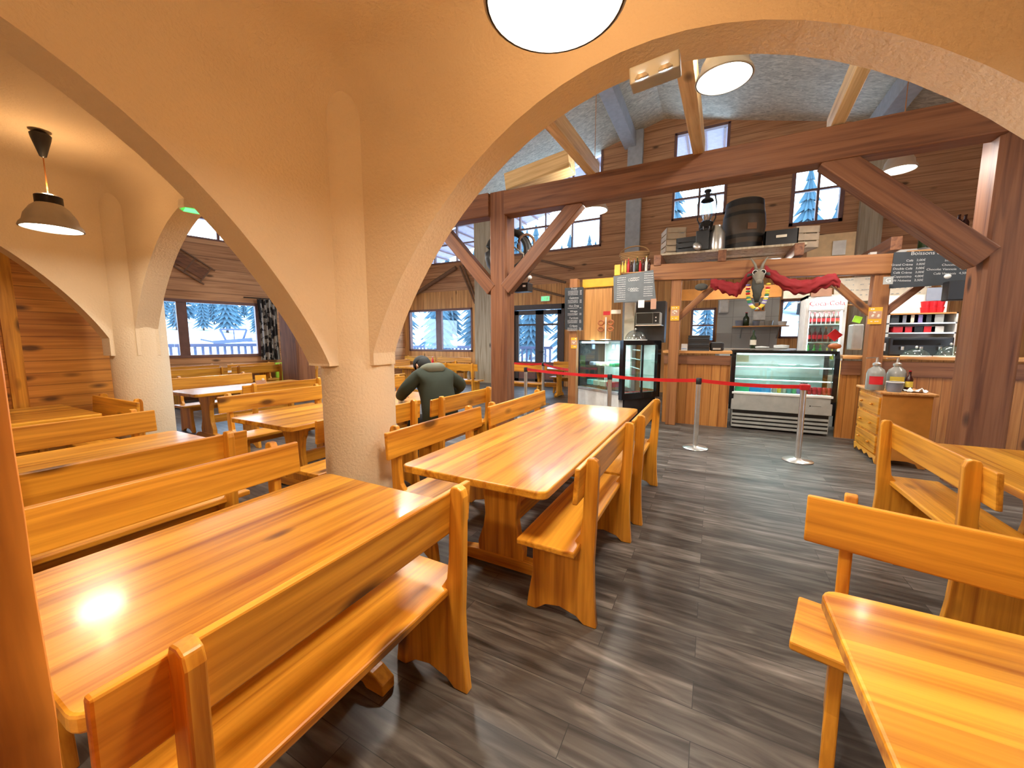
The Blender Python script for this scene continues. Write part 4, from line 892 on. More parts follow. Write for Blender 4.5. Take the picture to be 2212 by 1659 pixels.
for k in range(4):
    mt = ['can_teal', 'can_grey', 'can_grey', 'can_red', 'can_red', 'can_red'][k]; o = MB().box(-.07, -.1, 0, .07, .1, .10).build('drink_pack', mt, bevel=.01)
    o.matrix_world = Mx @ Matrix.Translation((-Ll+.15+k*.19, .25, zm+.037)); tag(o, 'pack of drinks on the lower shelf of the long glass display', 'pack', 'drink packs on the lower display shelf')
r = thing('black_display', 'black framed glass display cabinet at the corner of the bar', 'display case'); r.matrix_world = Mx
z0 = zbm-.03; BD = .45
def bb(x0, y0, z0_, x1, y1, z1, nm, mt): return MB().box(x0, y0, z0_, x1, y1, z1).build(nm, mt, r)
bb(-.07, -.012, z0, .012, .05, zt, 'frame_post', 'black_gloss'); bb(-.05, Lr-.09, z0, .012, Lr, zt, 'frame_post', 'black_gloss'); bb(-.02, Lr*.5, z0+.1, .01, Lr*.5+.025, zt-.06, 'frame_post', 'black_gloss')
bb(-.05, .05, z0, .01, Lr-.09, z0+.11, 'bottom_rail', 'black_gloss'); bb(-.05, .05, zt-.07, .01, Lr-.09, zt, 'top_rail', 'black_gloss')
bb(-.02, .05, z0+.11, -.014, Lr-.09, zt-.07, 'side_glass', 'case_glass'); bb(-BD, .01, zm, -.07, .016, zt-.02, 'front_glass', 'case_glass')
bb(-BD, 0, zt, 0, Lr, zt+.012, 'top', 'black_gloss'); bb(-BD, Lr-.02, zm, 0, Lr, zt, 'back', 'marble_white'); bb(-BD, .06, z0, -.02, Lr-.03, z0+.02, 'floor_plate', 'steel')
for k in (1, 2): bb(-BD+.02, .05, z0+.1+(zt-z0-.17)*k/3, -.03, Lr-.09, z0+.112+(zt-z0-.17)*k/3, 'glass_shelf', 'case_glass')
bb(-BD, .12, 0.0, -.06, Lr-.03, z0, 'plinth', 'dark_metal'); bb(-BD, 0, .08, -.075, .1, zm-.04, 'base_panel', 'marble_white'); bb(-BD, -.02, zm-.04, -.075, .05, zm, 'rail', 'steel'); bb(-.1, .06, zt-.05, -.07, Lr-.1, zt-.03, 'light_bar', 'case_light')
for k in range(7):
    o = MB().box(-.045, -.03, 0, .045, .03, .09).build('drink_pack', 'can_red', bevel=.004); o.matrix_world = Mx @ Matrix.Translation((-.12, .11+k*(Lr-.25)/6.5, z0+.022)); tag(o, 'red pack on the bottom of the black framed display', 'pack', 'red packs in the black display')
# domes and things on top
def dome(q, R, lab, hh_=.75, mat='case_glass'):
    r = thing('cake_dome', lab, 'dome', q); n_ = 8
    MB().lathe([(R*cos(pi/2*k/n_), R*hh_*sin(pi/2*k/n_)) for k in range(n_+1)], n=28).build('cover', mat, r, smooth='all'); MB().lathe([(.001, 0), (R*1.08, 0), (R*1.08, .015), (.001, .015)], n=28).build('plate', 'white', r, smooth=True)
    MB().ball((0, 0, R*hh_+.015), .018, 10).build('knob', 'steel', r, smooth='all'); return r
q = CC + e2*Lr*.55 + e1*.22; dome((q.x, q.y, zt+.013), .19, 'clear cake dome on top of the black framed display', 1.0, 'plastic_film' if 'plastic_film' in MATS else 'bottle_glass')
o = MB().box(-.06, -.05, 0, .06, .05, .13).build('paper_cup_stack', 'white', bevel=.01); q = CC + e1*1.0 + e2*.3; o.location = (q.x, q.y, zt+.022); tag(o, 'white cup dispenser on top of the long glass display', 'dispenser')
# pretzel stand
q = CC + e1*.62 + e2*.15; r = thing('pretzel_stand', 'stand with brown pretzels on the long glass display', 'stand', (q.x, q.y, zt+.021))
MB().lathe([(.001, 0), (.1, 0), (.1, .015), (.012, .02), (.012, .42), (.001, .42)], n=16).build('pole', 'white', r, smooth=True)
for z in (.2, .32):
    for s in (-1, 1): MB().tube([(s*.09+.05*cos(t2), 0, z+.04*sin(t2)) for t2 in [2*pi*k/12 for k in range(13)]], .016, 8, False).build('pretzel', 'pretzel', r, smooth='all')
slab('price_sign', 1303, 672, 1318, 681, 7.2, .005, 'can_red', 'small red price sign above the pretzels', 'sign')
slab('price_sign', 1320, 669, 1341, 678, 7.2, .005, 'cream', 'cream price strip right of the small red sign', 'sign')
# bottle row above the wide menu board
bz = at(1370, 586, 7.35).z
slab('bottle_shelf', 1338, 586, 1408, 590, 7.3, .25, 'pine_x', 'wooden shelf carrying the row of small bottles above the grey menu board', 'shelf')
cols = ['can_yellow', 'can_yellow', 'can_red', 'cola', 'bucket_grey', 'dark_green_bottle', 'can_red', 'cola', 'petal_white', 'cola']
cn = {'can_yellow': 'yellow', 'can_red': 'red', 'cola': 'dark', 'bucket_grey': 'grey', 'dark_green_bottle': 'dark green', 'petal_white': 'white'}
qa, qb = at(1344, 586, 7.4), at(1402, 586, 7.4)
for k, mt in enumerate(cols):
    x = qa.x+(qb.x-qa.x)*k/9; bottle(x, 7.42, bz, mt, '%s bottle in the row above the wide grey menu board' % cn[mt], 'bottles above the grey menu board', .2+.03*(k % 3), .024, 'liquor_bottle', ['white', 'can_red', 'can_yellow'][k % 3])
# wicker basket
q = at(1368, 556, 7.7); r = thing('wicker_basket', 'wicker basket with a handle above the row of bottles', 'basket', (q.x, 7.8, bz+.22))
m = MB()
for k in range(7): m.tube([((.20+.012*k)*cos(t2)*(1+.02*(k % 2)), .15*sin(t2), k*.03) for t2 in [2*pi*j/20 for j in range(21)]], .016, 6, False)
m.build('body', 'wicker', r, smooth='all'); MB().tube([(-.27*cos(t2), 0, .18+.14*sin(t2)) for t2 in [pi*j/12 for j in range(13)]], .013, 6).build('handle', 'wicker', r, smooth='all'); MB().lathe([(.001, 0), (.19, 0)], n=20).build('bottom', 'wicker', r)
o = MB().box(-.28, -.2, 0, .28, .2, .2).build('wooden_box', 'old_wood'); o.location = (q.x, 7.82, bz+.003); tag(o, 'old wooden box under the wicker basket', 'box')

# --- right side coffee station
sx0, sx1 = at(1912, 700, 8.2).x, at(2060, 700, 8.2).x
r = thing('coffee_shelf', 'shelf unit of the coffee station with cups and boxes right of the bar post', 'shelf', (sx0, 8.1, 0)); W = sx1-sx0
zs_ = [at(1980, y, 8.1).z for y in (718, 697, 676)]
for z in zs_: MB().box(0, 0, z-.02, W, .35, z).build('shelf_board', 'steel' if z < 1.9 else 'pine_x', r)
for x in (0, W-.02): MB().box(x, 0, 1.22, x+.02, .35, zs_[-1]).build('upright', 'white', r)
MB().box(0, .35, 1.22, W, .37, zs_[-1]+.3).build('back', 'marble_white', r)
rn = random.Random(4)
for k, px in enumerate((1935, 1952, 1968, 1985, 2003, 2022)):
    q = at(px, 697, 8.15); mt = ['chalk', 'bucket_grey', 'cream', 'can_violet', 'chalk', 'grey_metal'][k]; nm = ['black', 'grey', 'cream', 'violet', 'black', 'silver'][k]
    o = MB().box(-.07, 0, 0, .07, .2, .12).build('goods_box', mt, bevel=.004); o.location = (q.x, 8.12, zs_[1]+.001); tag(o, '%s box on the middle coffee station shelf%s' % (nm, ', the right one' if k == 4 else ''), 'box', 'boxes on the middle coffee shelf')
for k, px in enumerate((1940, 1960, 1980, 2004, 2022)):
    q = at(px, 718, 8.15); mt = ['can_red', 'can_red', 'black', 'label_red', 'white'][k]
    o = MB().box(-.07, 0, 0, .07, .2, .09).build('snack_box', mt, bevel=.004); o.location = (q.x, 8.12, zs_[0]+.001); tag(o, '%s snack box on the lower coffee station shelf' % ['dark red', 'dark red', 'black', 'bright red', 'white'][k], 'box', 'snack boxes on the lower coffee shelf')
k = 0
for px in (2000, 2016, 2032):
    for dz in (0, 1):
        q = at(px, 676, 8.15); o = MB().lathe([(.001, 0), (.042, 0), (.055, .085), (.05, .085), (.038, .01), (.001, .01)], n=16).build('red_cup', 'can_red', smooth=True); o.location = (q.x, 8.2, zs_[2]+.001+dz*.087); tag(o, 'red cup in the stacks on the top coffee station shelf', 'cup', 'stacked red cups')
dome(Vector((at(1980, 765, 7.6).x, 7.62, 1.266)), .15, 'clear glass dome on the right bar counter', .8)
dome(Vector((at(2050, 765, 7.65).x, 7.62, 1.266)), .15, 'smaller glass dome beside the massive right post', 1.1)
q = at(1945, 740, 8.0); r = thing('coffee_machine', 'dark coffee machine under the coffee station shelves', 'coffee machine', (q.x+.15, 7.78, 1.266)); MB().box(-.35, 0, 0, .35, .3, .28).build('body', 'dark_metal', r, bevel=.02); MB().box(-.3, -.01, .16, .3, 0, .24).build('control_panel', 'black_gloss', r)
for x in (-.2, 0, .2): MB().lathe([(.001, 0), (.02, 0), (.02, .05), (.001, .05)], (x, -.03, .09), 12).build('spout', 'steel', r)
slab('card_reader', 1907, 741, 1914, 758, 7.35, .04, 'white', 'white card reader right of the right bar post', 'reader')
slab('picture', 2000, 620, 2043, 650, 8.4, .01, 'bucket_grey', 'grey poster with a brown cup above the red cups', 'poster')
for k, px in enumerate((2068, 2082)): q = at(px, 503, 9.0); bottle(q.x, 9.0, q.z, 'cola', 'dark bottle on the high shelf behind the diagonal brace', 'bottles on the high shelf', .28, .045, 'wine_bottle', 'cola')
slab('high_shelf', 2040, 503, 2110, 508, 8.9, .3, 'cream', 'high shelf with two dark bottles behind the diagonal brace', 'shelf')
q = at(1994, 536, 7.6); r = thing('tea_tin', 'dark green tin on top of the hot drinks board', 'tin', q); MB().lathe([(.001, 0), (.06, 0), (.06, .14), (.001, .14)], n=18).build('body', 'dark_green_bottle', r, smooth=True); MB().lathe([(.063, .12), (.063, .15), (.001, .15)], n=18).build('lid', 'black', r, smooth=True)
slab('tin_shelf', 1960, 538, 2060, 542, 7.5, .25, 'pine_x', 'thin shelf behind the top of the hot drinks board', 'shelf')

# --- drawer chest with dispensers
r = thing('drawer_chest', 'orange pine chest standing at the bar right of the display fridge', 'chest', (1.82, 6.06, 0))
CW, CD, CH = .44, .82, .86
MB().prism([(0, 0), (.06, 0), (.09, .05), (.16, .07), (CW-.16, .07), (CW-.09, .05), (CW-.06, 0), (CW, 0), (CW, CH), (0, CH)], 'y', 0, .022).build('end_panel', 'orange_board', r, bevel=.004)
MB().box(.012, .022, .08, CW, CD, CH).build('carcass', 'bench_wood_z', r)
MB().box(-.035, -.04, CH, CW+.03, CD+.02, CH+.03).build('top', 'pine_y', r, bevel=.008)
for k in range(3):
    d = MB().box(-.012, .05, .12+k*.24, .012, CD-.05, .33+k*.24).build('drawer', 'bench_wood_y', r, bevel=.006)
    for y in (.25, .6): MB().ball((-.028, y, .225+k*.24), .016, 10).build('knob', 'bench_wood_y', d, smooth='all')
MB().prism([(.03, 0), (.1, .06), (.2, .03), (.3, .07), (.4, .03), (.5, .07), (.6, .03), (.7, .06), (CD-.03, 0), (CD, .1), (.0, .1)], 'x', -.004, .014).build('apron', 'bench_wood_y', r)
ct = .891
def dispenser(x, y, lab, labmat):
    r = thing('pump_dispenser', lab, 'dispenser', (x, y, ct), 0, 'pump dispensers on the chest')
    MB().lathe([(.001, 0), (.085, 0), (.09, .02), (.09, .20), (.075, .25), (.035, .285), (.03, .31), (.001, .31)], n=24).build('jug', 'plastic_clear', r, smooth=True)
    MB().lathe([(.04, .30), (.04, .325), (.014, .34), (.012, .40), (.001, .40)], n=14).build('pump', 'steel', r, smooth=True); MB().beam((0, 0, .395), (-.11, -.02, .39), .014, .012).build('spout', 'steel', r)
    a0 = radians(-100); m = MB(); n_ = 10; vs_ = []
    for i in range(n_+1):
        t2 = a0-.75+1.5*i/n_
        for z in (.07, .17): vs_.append((.0925*cos(t2), .0925*sin(t2), z))
    m.add(vs_, [(2*i, 2*i+2, 2*i+3, 2*i+1) for i in range(n_)]); m.build('label', labmat, r, smooth='all')
dispenser(at(1895, 832, 6.2).x, 6.28, 'grey pump dispenser with a red label on the left of the chest', 'label_red')
dispenser(at(1943, 835, 6.2).x, 6.32, 'grey pump dispenser with a yellow label on the right of the chest', 'can_yellow')
bottle(at(1967, 835, 6.2).x, 6.25, ct, 'cola', 'dark sauce bottle with a red cap and yellow base on the chest', None, .25, .034, 'sauce_bottle', 'can_red', 'can_yellow')
r = thing('small_bucket', 'grey bucket with a white rim on the front of the chest', 'bucket', (at(1934, 845, 6.1).x, 6.13, ct)); MB().lathe([(.001, 0), (.062, 0), (.075, .115), (.07, .115), (.058, .01), (.001, .01)], n=24).build('body', 'bucket_grey', r, smooth=True); MB().lathe([(.078, .108), (.082, .112), (.078, .12), (.07, .118)], n=24).build('rim', 'white', r, smooth=True)
rn = random.Random(2); m = MB(); vs_ = []
for j in range(7):
    for i in range(9): vs_.append(((i-4)*.022+rn.uniform(-.006, .006), (j-3)*.022+rn.uniform(-.006, .006), .004+abs(rn.gauss(0, .016))))
m.add(vs_, [(j*9+i, j*9+i+1, (j+1)*9+i+1, (j+1)*9+i) for j in range(6) for i in range(8)]); o = m.build('crumpled_napkin', 'tissue', smooth='all'); o.location = (at(1985, 842, 6.1).x, 6.17, ct); tag(o, 'crumpled white napkin at the right edge of the chest', 'napkin')

# ================================================================= BARRIER POSTS
BP = [(-.15, 5.84), (1.01, 5.80), (-1.38, 5.90), (-3.15, 6.62), (-3.5, 8.3), (-4.35, 8.3)]
labs = ['chrome barrier post in the middle of the belt line, in front of the bar counter', 'chrome barrier post at the right end of the belt, before the fridge', 'chrome barrier post behind the far end of the middle table',
        'chrome barrier post just right of the left hall timber post', 'chrome barrier post of the rear belt, nearer the display counter', 'chrome barrier post of the rear belt, close to the timber post']
sr = None
for i, (x, y) in enumerate(BP):
    if sr is None:
        r = sr = thing('barrier_post', labs[i], 'barrier post', (x, y, 0), 0, 'chrome barrier posts')
        MB().lathe([(.001, 0), (.16, 0), (.165, .006), (.16, .014), (.05, .028), (.035, .04), (.001, .04)], n=32).build('base', 'steel', r, smooth=True)
        MB().lathe([(.032, .03), (.032, .90)], n=20).build('tube', 'steel', r, smooth=True)
        MB().lathe([(.034, .90), (.036, .905), (.036, .975), (.03, .985), (.001, .985)], n=20).build('head', 'dark_metal', r, smooth=True)
    else: dup(sr, labs[i], (x, y, 0), 0)
def belt(p, q, z0, z1, lab):
    n_ = 14; m = MB(); a_, b_ = Vector((*p, z0)), Vector((*q, z1)); d = (b_-a_).normalized(); a_ = a_+d*.034; b_ = b_-d*.034; nrm = Vector((-d.y, d.x, 0))*.0015; vs_ = []
    for i in range(n_+1):
        t2 = i/n_; c_ = a_.lerp(b_, t2); c_.z -= .02*4*t2*(1-t2)
        for s in (-1, 1):
            for dz in (-.024, .024): vs_.append(c_+nrm*s+Vector((0, 0, dz)))
    fs = []
    for i in range(n_):
        k = i*4; fs += [(k, k+4, k+5, k+1), (k+2, k+3, k+7, k+6), (k+1, k+5, k+7, k+3), (k, k+2, k+6, k+4)]
    m.add(vs_, fs); tag(m.build('barrier_belt', 'belt_red'), lab, 'belt', 'red barrier belts')
belt(BP[0], BP[1], .95, .93, 'red belt between the two chrome posts in front of the fridge')
belt(BP[2], BP[0], .95, .95, 'red belt in front of the black framed display')
belt(BP[3], BP[2], .95, .95, 'red belt between the timber post and the display counter')
belt(BP[5], BP[4], .95, .95, 'red belt of the rear line near the glass door')
belt(BP[4], (-2.35, 7.0), .95, .93, 'red belt of the rear line ending at the bar post')
o = MB().box(-.05, -.05, 0, .05, .05, .07).build('belt_end', 'can_red', bevel=.01); o.location = (1.01, 5.74, .9); tag(o, 'dark red belt clip on the rightmost barrier post', 'clip')

for x, lab in ((.35, 'added strip light hidden under the plank platform over the kitchen'), (2.6, 'added strip light over the coffee station')):  # strip lamps added out of sight to brighten kitchen and coffee station
    r = thing('added_strip_light', lab, 'lamp', (x, 8.1 if x < 1 else 7.75, 2.88 if x < 1 else 2.75)); MB().box(-.6, -.05, 0, .6, .05, .05).build('housing', 'white', r); MB().box(-.58, -.04, -.012, .58, .04, 0).build('diffuser', 'case_light', r)
    l = bpy.data.lights.new('added_strip_lamp', 'AREA'); l.shape = 'RECTANGLE'; l.size = 1.1; l.size_y = .08; l.energy = 38 if x < 1 else 30; l.color = (1, .95, .85)
    lo = bpy.data.objects.new('added_strip_lamp', l); C.objects.link(lo); lo.parent = r; lo.location = (0, 0, -.02)
# ================================================================= PERSON
def skinned(name, mat, pts, edges, parent, sub=2, root=0):
    """pts: (x,y,z,r) or (x,y,z,rx,ry)"""
    me = bpy.data.meshes.new(name); me.from_pydata([p[:3] for p in pts], edges, []); me.materials.append(MATS[mat])
    o = bpy.data.objects.new(name, me); C.objects.link(o); o.parent = parent
    sk = o.modifiers.new('skin', 'SKIN'); sk.use_smooth_shade = True
    sv = me.skin_vertices[0].data if me.skin_vertices else None
    if sv is None:
        bm = bmesh.new(); bm.from_mesh(me); bm.verts.layers.skin.verify(); bm.to_mesh(me); bm.free(); sv = me.skin_vertices[0].data
    for i, p in enumerate(pts):
        sv[i].radius = (p[3], p[4] if len(p) > 4 else p[3]); sv[i].use_root = (i == root)
    sb = o.modifiers.new('sub', 'SUBSURF'); sb.levels = sub; sb.render_levels = sub
    return o
PR = thing('person', 'person in a dark green hooded coat and black cap hunched over the table', 'person', (-2.76, 3.50, 0), radians(66)); PR.scale = (1.02, 1.02, 1.02)
# local: +y is where the person faces, x is their right
body = [(0, -.02, .56, .15, .13), (0, .0, .72, .14, .11), (0, .07, .90, .155, .11), (0, .17, 1.06, .15, .10), (0, .25, 1.15, .06), (0, .30, 1.17, .055), (-.01, .33, 1.17, .06), (-.02, .35, 1.18, .055),
        (-.17, .18, 1.07, .065), (-.29, .20, .93, .05), (-.30, .38, .81, .038), (-.20, .52, .79, .028), (-.16, .58, .785, .03),
        (.18, .17, 1.06, .065), (.36, .16, .93, .05), (.33, .36, .81, .038), (.20, .50, .79, .028), (.14, .56, .785, .03),
        (-.10, .02, .54, .09), (-.13, .40, .53, .075), (-.13, .44, .28, .055), (-.13, .42, .08, .04), (-.13, .52, .05, .04),
        (.10, .02, .54, .09), (.13, .40, .53, .075), (.14, .44, .28, .055), (.14, .42, .08, .04), (.14, .52, .05, .04)]
ed = [(0, 1), (1, 2), (2, 3), (3, 4), (4, 5), (5, 6), (6, 7), (3, 8), (8, 9), (9, 10), (10, 11), (11, 12), (3, 13), (13, 14), (14, 15), (15, 16), (16, 17), (0, 18), (18, 19), (19, 20), (20, 21), (21, 22), (0, 23), (23, 24), (24, 25), (25, 26), (26, 27)]
skinned('body', 'skin', body, ed, PR)
for s, (hx, hy) in ((-1, (-.16, .60)), (1, (.14, .58))):
    for k in range(4):
        x = hx-.028+k*.019; L_ = (.055, .068, .066, .05)[k]
        skinned('finger', 'skin', [(x, hy, .785, .0095), (x, hy+L_*.55, .79, .009), (x, hy+L_, .772, .008)], [(0, 1), (1, 2)], PR, 1)
    skinned('thumb', 'skin', [(hx-s*.03, hy-.03, .782, .011), (hx-s*.055, hy+.01, .778, .009)], [(0, 1)], PR, 1)
coat = [(0, -.03, .50, .24, .15), (0, -.02, .62, .235, .15), (0, .02, .78, .225, .15), (0, .08, .94, .22, .15), (0, .15, 1.06, .185, .125), (0, .22, 1.13, .11, .09),
        (-.19, .16, 1.06, .085), (-.31, .20, .93, .08), (-.31, .37, .83, .066), (-.22, .48, .81, .045),
        (.20, .15, 1.05, .085), (.38, .14, .93, .085), (.35, .33, .83, .07), (.23, .46, .81, .045)]
skinned('coat', 'coat', coat, [(0, 1), (1, 2), (2, 3), (3, 4), (4, 5), (4, 6), (6, 7), (7, 8), (8, 9), (4, 10), (10, 11), (11, 12), (12, 13)], PR, 2, 0)
skinned('hood', 'coat_light', [(-.15, .20, 1.12, .05), (-.08, .12, 1.15, .065), (.0, .09, 1.16, .07), (.08, .12, 1.15, .065), (.15, .20, 1.12, .05)], [(0, 1), (1, 2), (2, 3), (3, 4)], PR, 2, 2)
skinned('trousers', 'denim', [(0, -.0, .53, .13), (-.10, .06, .53, .10), (-.13, .42, .535, .085), (-.13, .45, .28, .07), (-.13, .43, .10, .06), (.10, .06, .53, .10), (.13, .42, .535, .085), (.14, .45, .28, .07), (.14, .43, .10, .06)], [(0, 1), (1, 2), (2, 3), (3, 4), (0, 5), (5, 6), (6, 7), (7, 8)], PR)
for s in (-1, 1): skinned('shoe', 'black', [(s*.135, .40, .05, .05), (s*.135, .50, .045, .045), (s*.135, .60, .035, .035)], [(0, 1), (1, 2)], PR, 2)
hd = Matrix.Translation((-.02, .36, 1.17)) @ Matrix.Rotation(-1.1, 4, 'X')
m = MB(); m.ball((0, 0, .0), (.080, .098, .112), 20)
for v_i, v in enumerate(m.v):
    x, y, z = v
    if z < -.02: x *= 1+.9*(z+.02)*2; y = y*(1+.3*(z+.02)) + .015
    m.v[v_i] = (x, y, z)
o = m.build('head', 'skin', PR, smooth='all'); o.matrix_local = hd
for s in (-1, 1):
    MB().ball((s*.082, -.01, -.01), (.012, .022, .034), 10).build('ear', 'skin', PR, smooth='all').matrix_local = hd
    MB().ball((s*.03, .092, .005), (.014, .01, .009), 8).build('eye', 'black', PR, smooth='all').matrix_local = hd
MB().add([(0, .098, .01), (-.016, .098, -.035), (.016, .098, -.035), (0, .122, -.034)], [(0, 1, 3), (0, 3, 2), (1, 2, 3), (0, 2, 1)]).build('nose', 'skin', PR).matrix_local = hd
MB().ball((0, .092, -.06), (.024, .008, .006), 8).build('mouth', 'can_red', PR, smooth='all').matrix_local = hd
MB().ball((0, -.022, -.015), (.086, .092, .10), 16).build('hair', 'cap_black', PR, smooth='all').matrix_local = hd
cpm = MB().lathe([(.102, .01), (.104, .05), (.088, .095), (.05, .122), (.001, .13)], n=24); cpm.prism([(-.075, .07), (-.06, .13), (-.02, .165), (.02, .165), (.06, .13), (.075, .07)], 'z', .012, .022)
o = cpm.build('cap', 'cap_black', PR, smooth=True); o.matrix_local = hd

# ================================================================= SMALL THINGS IN THE HALL
q = at(862, 855, 3.0); r = thing('red_bag', 'crumpled bright red bag on the seated person\'s table', 'bag', (-3.28, 2.55, .75), .4)
rn = random.Random(8); m = MB(); m.ball((0, 0, .10), (.10, .08, .11), 16); m.v = [(x*(1+rn.uniform(-.15, .15)), y*(1+rn.uniform(-.15, .15)), max(.001, z*(1+rn.uniform(-.1, .15)))) for x, y, z in m.v]
m.build('body', 'can_red', r, smooth='all'); MB().box(-.05, -.03, .17, .04, .03, .28).build('flap', 'can_red', r, bevel=.015)
o = MB().lathe([(.001, 0), (.035, 0), (.035, .10), (.001, .10)], n=16).build('white_cup', 'white', smooth=True); o.location = (-3.3, 3.45, .751); tag(o, 'white cup beside the elbow of the seated person', 'cup')
bottle(-7.45, 9.15, .751, 'can_red', 'red sauce bottle on the table behind the seated person', None, .26, .035, 'sauce_bottle', 'white')
bottle(-6.95, 9.05, .456, 'plastic_clear', 'clear water bottle on the bench seat behind the seated person', None, .3, .045, 'water_bottle', 'white', 'can_blue')
bottle(-5.75, 8.55, .456, 'plastic_clear', 'clear water bottle on the bench left of the timber post', None, .3, .045, 'water_bottle', 'white')
r = thing('menu_card', 'small yellow menu card standing on the hall table', 'card', (-6.35, 3.55, .75), 1.3); MB().box(-.075, -.004, 0, .075, .004, .2).build('sheet', 'yellow_card', r); MB().box(-.07, -.006, .03, .07, -.004, .12).build('photo', 'card_photo', r); MB().ball((.03, -.008, .13), (.02, .003, .02), 10).build('picture', 'cream', r)
r = thing('seat_cushion', 'lime green cushion standing at the end of the bench under the left window', 'cushion', (-10.88, 6.70, .03), pi/2-.3); MB().box(-.18, -.04, 0, .18, .04, .84).build('cover', 'lime', r, bevel=.03)
# curtain
s0_, _ = lw(556, 700); s1_, _ = lw(598, 700); zt_, zb_ = 2.62, .95
m = MB(); n_ = 40; vs_ = []
for i in range(n_+1):
    t2 = i/n_; x = s0_+(s1_-s0_)*t2
    for j in range(13):
        z = zb_+(zt_-zb_)*j/12; pinch = 1-.12*sin(pi*j/12)
        vs_.append((s0_+(s1_-s0_)*(.5+(t2-.5)*pinch), -.12+.045*sin(t2*2*pi*4.5+.3*j*.1), z))
m.add(vs_, [(i*13+j, (i+1)*13+j, (i+1)*13+j+1, i*13+j+1) for i in range(n_) for j in range(12)])
CU = thing('curtain', 'dark curtain with pale printed patches at the right end of the left window', 'curtain', (L0.x, L0.y, 0), LA); m.build('fabric', 'curtain_print', CU, smooth='all')
MB().tube([(s0_-.3, -.1, 2.64), (s1_+.15, -.1, 2.64)], .015, 8).build('rail', 'dark_metal', CU)
# wooden sledge on left wall
a_ = lw(362, 540); b_ = lw(452, 600)
r = thing('wooden_sledge', 'old wooden sledge hung tilted on the left hall wall above the window', 'sledge', (L0.x, L0.y, 0), LA)
pa, pb = Vector((a_[0], -.05, a_[1]-.05)), Vector((b_[0], -.05, b_[1])); dn = (pb-pa).normalized(); pr = Vector((-dn.z, 0, dn.x))
for k in (-1, 1): MB().beam(pa+pr*.22*k, pb+pr*.22*k, .03, .045, (0, 1, 0)).build('runner', 'old_wood', r)
for k in (-.35, 0, .35): MB().beam(pa+pr*.22*k*1.2, pb+pr*.22*k*1.2-dn*.1, .02, .09, tuple(pr)).build('slat', 'hall_timber_x', r)
for k in (.1, .5, .9): MB().beam(pa.lerp(pb, k)-pr*.24, pa.lerp(pb, k)+pr*.24, .03, .04, (0, 1, 0)).build('crossbar', 'old_wood', r)
# old tools on the back wall
def pole(pts, lab, r_=.035, name='old_tool', cat='tool'):
    P = [at(x, y, YB-.02-r_*1.2) for x, y in pts]; return tag(MB().tube(P, r_, 8).build(name, 'old_wood', smooth=True), lab, cat, 'old tools on the far wall')
pole([(893, 638), (985, 578)], 'thick old wooden pole hung slanting above the wide far window', .07)
pole([(993, 575), (1026, 655)], 'thin old tool hung steeply right of the thick pole'); pole([(1000, 573), (1030, 652)], 'second thin old tool hung beside the first')
pole([(1165, 562), (1240, 580)], 'long dark ski pole high above the glass door'); pole([(1148, 592), (1222, 610)], 'long dark ski pole above the exit sign'); pole([(1148, 622), (1218, 640)], 'long dark ski pole just left of the tall menu board')
# exit signs
r = thing('exit_sign', 'small green exit sign above the glass double door', 'exit sign', at(1178, 645, YB-.08)); MB().box(-.16, 0, -.09, .16, .06, .09).build('housing', 'white', r, bevel=.01); MB().box(-.13, -.006, -.06, .13, 0, .06).build('panel', 'exit_green', r)
m = MB(); m.ball((-.01, -.008, .03), (.012, .003, .012), 8); m.box(-.02, -.01, -.02, .0, -.007, .02); m.box(-.05, -.01, -.005, .02, -.007, .003); m.box(.05, -.01, -.045, .09, -.007, .045); m.build('running_figure', 'white', r)
r = thing('exit_sign', 'green underside exit light hanging under the left arch between the columns', 'exit sign', (-4.08, 1.83, 2.62), .5); MB().lathe([(.10, .0), (.11, .02), (.10, .075), (.06, .085), (.001, .085)], n=8).build('housing', 'cream', r, bevel=.004); MB().lathe([(.001, -.003), (.09, -.003), (.095, 0)], n=4).build('green_lens', 'exit_green', r)
# twin emergency spotlight
a_, b_ = at(1362, 172, 1.83), at(1470, 130, 1.83); c_ = (a_+b_)/2
r = thing('emergency_spotlight', 'grey twin emergency spotlight box on the plaster arch near the hall lamp', 'spotlight', c_, 0); L_ = (b_-a_).length; ang_ = -math.asin((b_.z-a_.z)/L_)
MB().box(-L_/2, -.03, -.038, L_/2, .05, .03).build('housing', 'grey_metal', r, bevel=.006)
for k in (-.25, .22):
    MB().lathe([(.026, -.006), (.028, .0), (.015, .012)], n=20).build('reflector', 'steel', r, smooth=True).matrix_local = Matrix.Translation((k*L_, -.032, -.025)) @ Matrix.Rotation(.6, 4, 'X')
    MB().ball((0, 0, 0), .008, 10).build('bulb', 'led', r).matrix_local = Matrix.Translation((k*L_, -.036, -.03))
r.rotation_euler = (0, ang_, 0)
